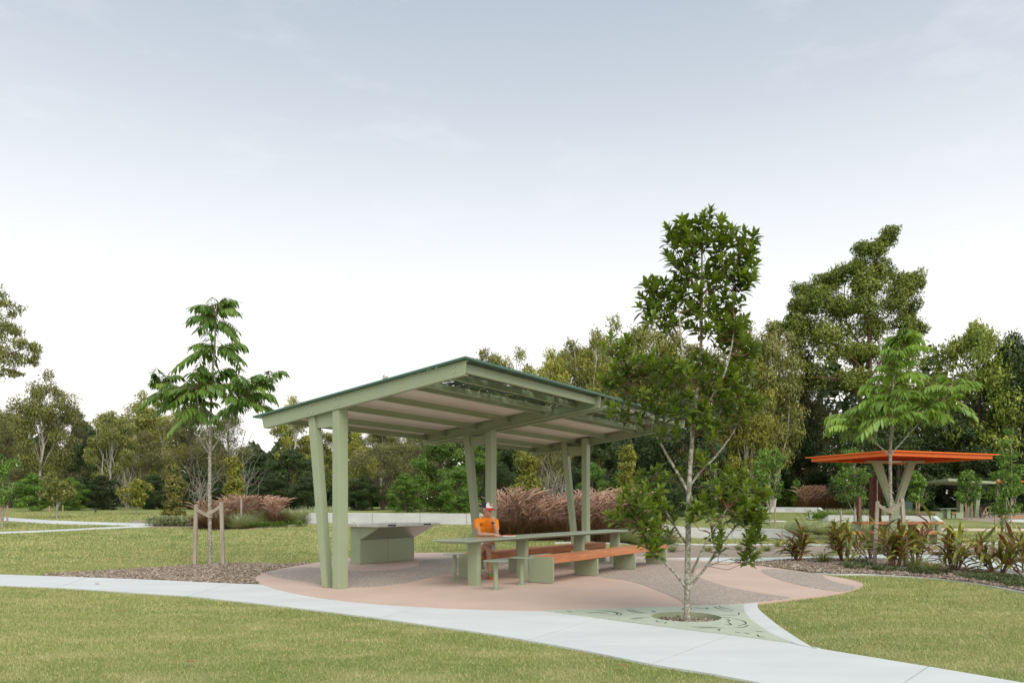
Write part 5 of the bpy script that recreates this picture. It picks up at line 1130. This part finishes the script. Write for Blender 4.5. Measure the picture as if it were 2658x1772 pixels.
def bicycle(px, y, rz, fm, label):
    b = gy(px, y); o = thing('bicycle', label, 'bicycle', b, rz, 'parked bicycles')
    for x in (-.52,.52):
        P = [Vector((x+.33*math.cos(a), 0, .35+.33*math.sin(a))) for a in np.linspace(0,2*math.pi,25)]; wh = MB().tube(P, .022, 6, cap=False).build('wheel', M['rubber'], o)
        sp = MB()
        for a in np.linspace(0,math.pi,9)[:-1]: sp.tube([(x+.32*math.cos(a),0,.35+.32*math.sin(a)),(x-.32*math.cos(a),0,.35-.32*math.sin(a))], .003, 3)
        sp.build('spokes', M['galv'], wh)
    m = MB(); bb_, st, hd, rr, fr = (0,0,.32),(-.18,0,.82),(.36,0,.88),(-.52,0,.35),(.52,0,.35)
    for p, q in ((bb_,st),(st,(.36,0,.84)),(bb_,(.38,0,.72)),(bb_,rr),((-.14,0,.72),rr)): m.tube([p,q], .02, 6)
    m.build('frame', M[fm], o); MB().tube([(.34,0,.95),(.40,0,.66),fr], .018, 6).build('fork', M[fm], o)
    MB().tube([(.30,-.3,.98),(.36,-.1,.97),(.36,.1,.97),(.30,.3,.98)], .014, 6).build('handlebar', M['bike_black'], o)
    MB().hexa([Vector(v) for v in ((-.32,-.07,.86),(-.05,-.02,.88),(-.05,.02,.88),(-.32,.07,.86),(-.32,-.08,.90),(-.05,-.02,.905),(-.05,.02,.905),(-.32,.08,.90))]).build('saddle', M['bike_black'], o)
    MB().tube([(-.19,0,.87),st], .014, 6).build('seat_post', M['galv'], o); MB().box((-.30,0,.72), (.012,.02,.03)).build('reflector', M['reflector'], o)
bicycle(2562, 60, .5, 'bike_cream', 'cream framed bicycle parked beside the far shelter'); bicycle(2544, 60.6, 1.0, 'bike_black', 'black bicycle parked left of the cream framed bicycle'); bicycle(2550, 61.4, .8, 'bike_black', 'second black bicycle behind the cream framed bicycle')
# magpies on the far lawn
M['feather'] = surf('black_feather', (.015,.015,.018), (.03,.03,.035), 20, .5); M['feather_white'] = surf('white_feather', (.6,.6,.58), (.7,.7,.68), 20, .6)
def bird(px, py, rz, label):
    b = gp(px, py); o = thing('bird', label, 'bird', b, rz)
    m = MB(); m.tube([(-.24,0,.12),(-.14,0,.155),(-.06,0,.18),(.03,0,.205),(.09,0,.25),(.115,0,.29),(.14,0,.305),(.165,0,.30),(.22,0,.295)], [.008,.03,.058,.062,.045,.032,.032,.022,.003], 10); m.tube([(.0,.025,.16),(.01,.03,.08),(.0,.03,.0),(.04,.035,0)], [.012,.006,.005,.004], 5); m.tube([(.0,-.025,.16),(-.01,-.03,.08),(.0,-.03,.0),(.04,-.035,0)], [.012,.006,.005,.004], 5)
    m.build('body', M['feather'], o, smooth=True); MB().tube([(-.12,.045,.175),(-.04,.060,.195),(.03,.052,.21)], [.004,.014,.004], 6).build('wing_patch', M['feather_white'], o)
bird(427,1341,.6,'black and white bird on the far lawn beside the bronze column shrub'); bird(247,1334,2.4,'pale dotted bird farther left on the far lawn')
# ================================================================== the person at the table
def fused(parts, voxel, name, m, parent, smooth=6):
    """spheres strung along tapering chains, fused into one continuous skin"""
    bm = bmesh.new()
    for ch in parts:
        for (p, r), (q, s) in zip(ch[:-1], ch[1:]):
            p = Vector(p); q = Vector(q); n = max(2, int((q-p).length/(min(r,s)*.35))+1)
            for i in range(n+1):
                t = i/n; bmesh.ops.create_icosphere(bm, subdivisions=2, radius=r+(s-r)*t, matrix=Matrix.Translation(p.lerp(q,t)))
    me = bpy.data.meshes.new('tmp'); bm.to_mesh(me); bm.free(); o = link(bpy.data.objects.new('tmp', me))
    md = o.modifiers.new('r','REMESH'); md.mode = 'VOXEL'; md.voxel_size = voxel; sm = o.modifiers.new('s','SMOOTH'); sm.iterations = smooth; sm.factor = .5
    dg = bpy.context.evaluated_depsgraph_get(); dg.update(); nm = bpy.data.meshes.new_from_object(o.evaluated_get(dg)); bpy.data.objects.remove(o)
    nm.name = name; nm.materials.clear(); nm.materials.append(m); nm.polygons.foreach_set('use_smooth', [True]*len(nm.polygons)); return ob(name, nm, parent)
M['skin'] = surf('tanned_skin', (.46,.25,.165), (.52,.29,.195), 9, .5); M['shirt'] = surf('orange_cotton', (.82,.22,.012), (.90,.26,.02), 5, .85, 60, .3, .004); M['shorts'] = surf('white_and_grey_shorts', (.55,.56,.58), (.66,.67,.69), 6, .85)
M['cap_white'] = surf('white_cap_cloth', (.72,.71,.69), (.76,.75,.73), 9, .8); M['cap_navy'] = surf('navy_cap_mesh', (.018,.024,.05), (.03,.036,.07), 60, .8); M['cap_red'] = surf('red_cap_brim', (.48,.018,.022), (.54,.025,.03), 9, .7)
M['hair'] = surf('short_grey_hair', (.14,.115,.10), (.24,.21,.19), 60, .8); M['watch'] = surf('black_watch', (.01,.01,.012), (.02,.02,.022), 9, .4); M['shoe_red'] = surf('red_shoe_knit', (.55,.06,.03), (.62,.085,.045), 30, .8); M['lace'] = surf('green_lace', (.02,.36,.10), (.03,.42,.13), 9, .7); M['sole'] = surf('pale_rubber_sole', (.5,.33,.22), (.58,.4,.28), 9, .8)
S = loc(2.95,.80,0)
pe = thing('person', 'person in orange shirt and coloured cap seated at the table, chin on fist', 'person', (S.x,S.y,SZ))
def W(x, y, z): return Vector((x-S.x, y-S.y, z-SZ))          # world point -> person space
hd = W(-.452,13.90,1.262); fw = Vector((.80,-.58,-.12)).normalized(); sd_ = Vector((fw.y,-fw.x,0)).normalized(); upv = sd_.cross(fw)
if upv.z < 0: upv = -upv
def hp(f, s, u): return hd+fw*f+sd_*s+upv*u
pel = W(-.49,14.30,.575); ch_ = W(-.465,13.99,.99); nk = W(-.462,13.945,1.115)
sL, sR = W(-.632,13.85,1.05), W(-.298,13.96,1.045)
eL, eR = W(-.572,13.60,.835), W(-.268,13.78,.845)
wL, wR = W(-.345,13.575,.828), W(-.335,13.735,1.055)
parts = [[(pel,.10),(W(-.48,14.2,.72),.095),(W(-.47,14.09,.86),.09),(W(-.465,14.02,.985),.088),(W(-.463,13.97,1.06),.06)],[(nk,.055),(hp(-.02,0,-.06),.052)],
 [(sL,.044),(eL,.035)],[(eL,.037),(W(-.50,13.59,.833),.040),(wL,.025)],[(sR,.044),(eR,.035)],[(eR,.037),(W(-.285,13.765,.91),.040),(wR,.025)],
 # head: skull, jaw, nose, ears, brow
 [(hp(-.03,0,.03),.088),(hp(.012,0,.028),.084)],[(hp(.02,0,-.03),.066),(hp(.045,0,-.075),.045)],[(hp(.088,0,-.005),.013),(hp(.112,0,-.032),.014),(hp(.10,0,-.038),.016)],[(hp(.0,.083,.0),.012),(hp(-.012,.088,-.03),.012),(hp(.0,.080,-.045),.008)],[(hp(.0,-.083,.0),.012),(hp(-.012,-.088,-.03),.012),(hp(.0,-.080,-.045),.008)],[(hp(.082,.03,.018),.014),(hp(.082,-.03,.018),.014)],[(hp(.092,.016,-.062),.009),(hp(.092,-.016,-.062),.009)],[(hp(.082,0,-.09),.020),(hp(.06,0,-.095),.024)],
 # legs: the front shin stands, the other leg is crossed over it
 [(W(-.41,14.28,.56),.085),(W(-.425,13.88,.565),.060)],[(W(-.425,13.88,.565),.056),(W(-.415,13.84,.40),.052),(W(-.402,13.82,.14),.034),(W(-.40,13.80,.085),.034)],
 [(W(-.57,14.28,.56),.085),(W(-.50,13.90,.61),.060)],[(W(-.50,13.90,.61),.055),(W(-.57,13.95,.42),.050),(W(-.60,14.02,.22),.034),(W(-.60,13.98,.17),.03)]]
# resting hand: palm flat on the book edge with five bent fingers
def hand(pw, dirv, nrm, curl, thumb):
    dirv = dirv.normalized(); side = dirv.cross(nrm).normalized(); out = [[(pw,.024),(pw+dirv*.045+side*.018,.020)],[(pw,.024),(pw+dirv*.045-side*.018,.020)]]
    for k, (o_s, L_) in enumerate(((-.030,.062),(-.010,.074),(.011,.070),(.030,.055))):
        p = pw+dirv*.06+side*o_s; d = dirv; pts = [(pw+dirv*.035+side*o_s*.8,.012),(p,.0105)]
        for j in range(3):
            d = (d*math.cos(curl)-nrm*math.sin(curl)).normalized() if j or curl > .5 else (d-nrm*.15).normalized(); p = p+d*L_*(.45,.33,.26)[j]; pts.append((p,(.0098,.009,.0078)[j]))
        out.append(pts)
    t = pw+side*thumb*.022+dirv*.005; out.append([(t,.013),(t+side*thumb*.025+dirv*.03-nrm*.008,.0115),(t+side*thumb*.026+dirv*.058-nrm*.012,.009)])
    return out
parts += hand(wL+Vector((.03,-.005,0)), Vector((1,-.08,-.02)), Vector((0,-.25,1)), .30, 1)
parts += hand(wR+Vector((.004,.012,.025)), Vector((-.08,.22,1)), Vector((.9,-.4,0)), 1.15, -1)
fused(parts, .0065, 'body', M['skin'], pe, 3)
sp_ = [[(W(-.49,14.30,.60),.145),(W(-.48,14.22,.72),.142),(W(-.468,14.10,.86),.142),(W(-.465,14.01,.98),.135),(W(-.463,13.96,1.045),.10),(W(-.462,13.945,1.075),.078)],
       [(W(-.463,13.965,1.045),.085),(W(-.55,13.92,1.055),.072),(W(-.632,13.86,1.055),.060),(W(-.632,13.79,.985),.057),(W(-.610,13.73,.93),.056)],[(W(-.463,13.965,1.045),.085),(W(-.38,13.97,1.05),.072),(W(-.298,13.97,1.05),.060),(W(-.288,13.91,.985),.057),(W(-.278,13.865,.93),.056)],
       [(W(-.53,14.00,.93),.11),(W(-.52,14.22,.66),.12)],[(W(-.40,14.03,.93),.11),(W(-.43,14.24,.66),.12)]]
fused(sp_, .012, 'shirt', M['shirt'], pe, 4)
fused([[(pel,.15),(W(-.49,14.28,.60),.15)],[(W(-.41,14.28,.565),.105),(W(-.42,14.0,.575),.085)],[(W(-.57,14.28,.565),.105),(W(-.52,13.98,.60),.088)]], .012, 'shorts', M['shorts'], pe)
# cap: crown in two colours, curved brim and badge
cc = hp(-.012,0,.045)
def capmesh(name, u0, u1, m):
    V, F_ = [], []; nu, nv = 14, 8
    for i in range(nu+1):
        a = u0+(u1-u0)*i/nu
        for j in range(nv+1):
            b_ = math.pi/2*j/nv; r = .102; V.append(cc+(fw*math.cos(a)+sd_*math.sin(a))*r*(1.08 if abs(math.cos(a)) > .5 else 1.0)*math.cos(b_)**.85+upv*.088*math.sin(b_)**.9)
    for i in range(nu):
        for j in range(nv): a = i*(nv+1)+j; F_.append((a,a+1,a+nv+2,a+nv+1))
    return MB().add(V, F_).build(name, m, pe, smooth=True)
capmesh('cap_front_panel', -1.05, 1.05, M['cap_white']); capmesh('cap_back', 1.05, 2*math.pi-1.05, M['cap_navy'])
V, F_ = [], []
for i in range(13):
    a = -1.05+2.1*i/12
    for j in range(5):
        t = j/4; f = math.cos(a)*.108+t*.085*math.cos(a*.55)**1.5; s = math.sin(a)*(.103-.012*t); V.append(cc+fw*f+sd_*s+upv*(.004-.028*abs(s)/.1*t-.018*t))
for i in range(12):
    for j in range(4): q = i*5+j; F_.append((q,q+1,q+6,q+5))
m = MB().add(V, F_); m.add([Vector(v)-upv*.006 for v in V], F_); m.build('cap_brim', M['cap_red'], pe, smooth=True)
def badge(sz, off, m):
    c = cc+fw*.083+upv*.052+(fw*.85+upv*.52).normalized()*off; e1 = sd_; e2 = (upv*.85-fw*.52).normalized()
    P = [c+e1*x*sz+e2*y_*sz for x, y_ in ((-.045,0),(-.028,.026),(.028,.026),(.045,0),(.028,-.026),(-.028,-.026))]; return MB().add(P, [tuple(range(6))]).build('cap_badge', m, pe)
badge(1.0,.019,M['cap_navy']); badge(.82,.0205,M['cap_red'])
c = cc+fw*.083+upv*.052+(fw*.85+upv*.52).normalized()*.022; e2 = (upv*.85-fw*.52).normalized(); MB().add([c+sd_*x+e2*y_ for x,y_ in ((-.034,-.006),(.034,-.006),(.034,.006),(-.034,.006))], [(0,1,2,3)]).build('cap_badge', M['cap_white'], pe)
fused([[(hp(-.06,.03,-.02),.052),(hp(-.05,.04,-.05),.035)],[(hp(-.06,-.03,-.02),.052),(hp(-.05,-.04,-.05),.035)],[(hp(-.03,.068,.01),.028),(hp(-.04,.06,-.03),.026)],[(hp(-.03,-.068,.01),.028),(hp(-.04,-.06,-.03),.026)],[(hp(-.07,0,-.03),.05),(hp(-.07,0,0),.05)]], .009, 'hair', M['hair'], pe)
for s in (-1,1): MB().lathe([(.001,-.006),(.008,-.002),(.008,.002),(.001,.006)], hp(.083,s*.032,.0), 8).build('eye', M['watch'], pe)
MB().tube([wR+Vector((0,0,-.035)), wR+Vector((0,0,-.012))], .031, 12).build('watch_band', M['watch'], pe); MB().box(wR+Vector((-.01,-.032,-.024)), (.018,.008,.018)).build('watch_face', M['watch'], pe, bevel=.004)
def shoe(an, tip, down):
    d = (tip-an); d = Vector((d.x,d.y,d.z)).normalized(); nm = Vector((0,0,1)); sv = d.cross(nm).normalized()
    sh_ = fused([[(an+Vector((0,0,-.03)),.042),(an+d*.05-Vector((0,0,.045)),.040),(an+d*.12-Vector((0,0,.058)),.036),(an+d*.19-Vector((0,0,.064)),.030)],[(an-d*.03-Vector((0,0,.05)),.038),(an-Vector((0,0,.05)),.04)]], .008, 'shoe', M['shoe_red'], pe)
    P = []
    for t in np.linspace(0,2*math.pi,17)[:-1]: P.append(an+d*(.08+.145*math.cos(t))+sv*.043*math.sin(t)*(1+.15*math.cos(t))-Vector((0,0,.094 if down else .1)))
    MB().extr(P, (0,0,.022)).build('sole', M['sole'], sh_)
    m = MB()
    for k in range(4):
        c_ = an+d*(.055+.032*k)-Vector((0,0,.006+.012*k)); m.tube([c_-sv*.034-Vector((0,0,.012)), c_+Vector((0,0,.008)), c_+sv*.034-Vector((0,0,.012))], .006, 5)
    for s in (-1,1): c_ = an+d*.05; m.tube([c_, c_+sv*s*.03+Vector((0,-.01,.016)), c_+sv*s*.055-Vector((0,0,.012)), c_+sv*s*.02-Vector((0,0,.004))], .005, 5)
    m.build('laces', M['lace'], sh_)
shoe(W(-.40,13.80,.122), W(-.355,13.60,.10), True)
shoe(W(-.60,13.975,.17), W(-.56,13.80,.14), False)
bk = loc(0,0); bpos = at(1322,1384,13.62); M['paper'] = surf('book_pages', (.70,.68,.62), (.76,.74,.69), 30, .8); M['cover'] = surf('orange_cover', (.70,.14,.03), (.75,.17,.04), 9, .5); M['cover_dark'] = surf('dark_cover', (.06,.07,.09), (.08,.09,.11), 9, .5)
o = thing('book', 'small book lying on the long table under the hand', 'book', (bpos.x,bpos.y,TZ+.001), -.25)
MB().box((0,0,.003), (.105,.075,.003)).build('cover', M['cover_dark'], o); MB().box((0,0,.017), (.10,.071,.0105)).build('pages', M['paper'], o); MB().box((-.01,0,.0305), (.105,.075,.003)).build('cover', M['cover'], o)
# fallen leaves on lawn and path
M['dead'] = surf('dry_brown_leaf', (.28,.12,.05), (.38,.18,.08), 20, .8)
for k, (px, py, lab) in enumerate(((479,1732,'dry brown leaf on the front lawn near the lower left'),(321,1595,'small orange leaf on the front lawn left part'),(259,1519,'dry leaf on the pale path at the left'),(1600,1742,'dry leaf on the front lawn beside the lower path edge'))):
    p = gp(px, py); V, F_ = leaves(np.array([[0,0,.045 if k != 2 else .026]]), np.array([[math.cos(k*2),math.sin(k*2),.1]]), np.array([[0,0,1.]]), .09, .03); o = ob('fallen_leaf', npmesh('fallen_leaf', V, F_, M['dead'], np.zeros(8)), None, p); tag(o, lab, 'leaf', 'fallen leaves')
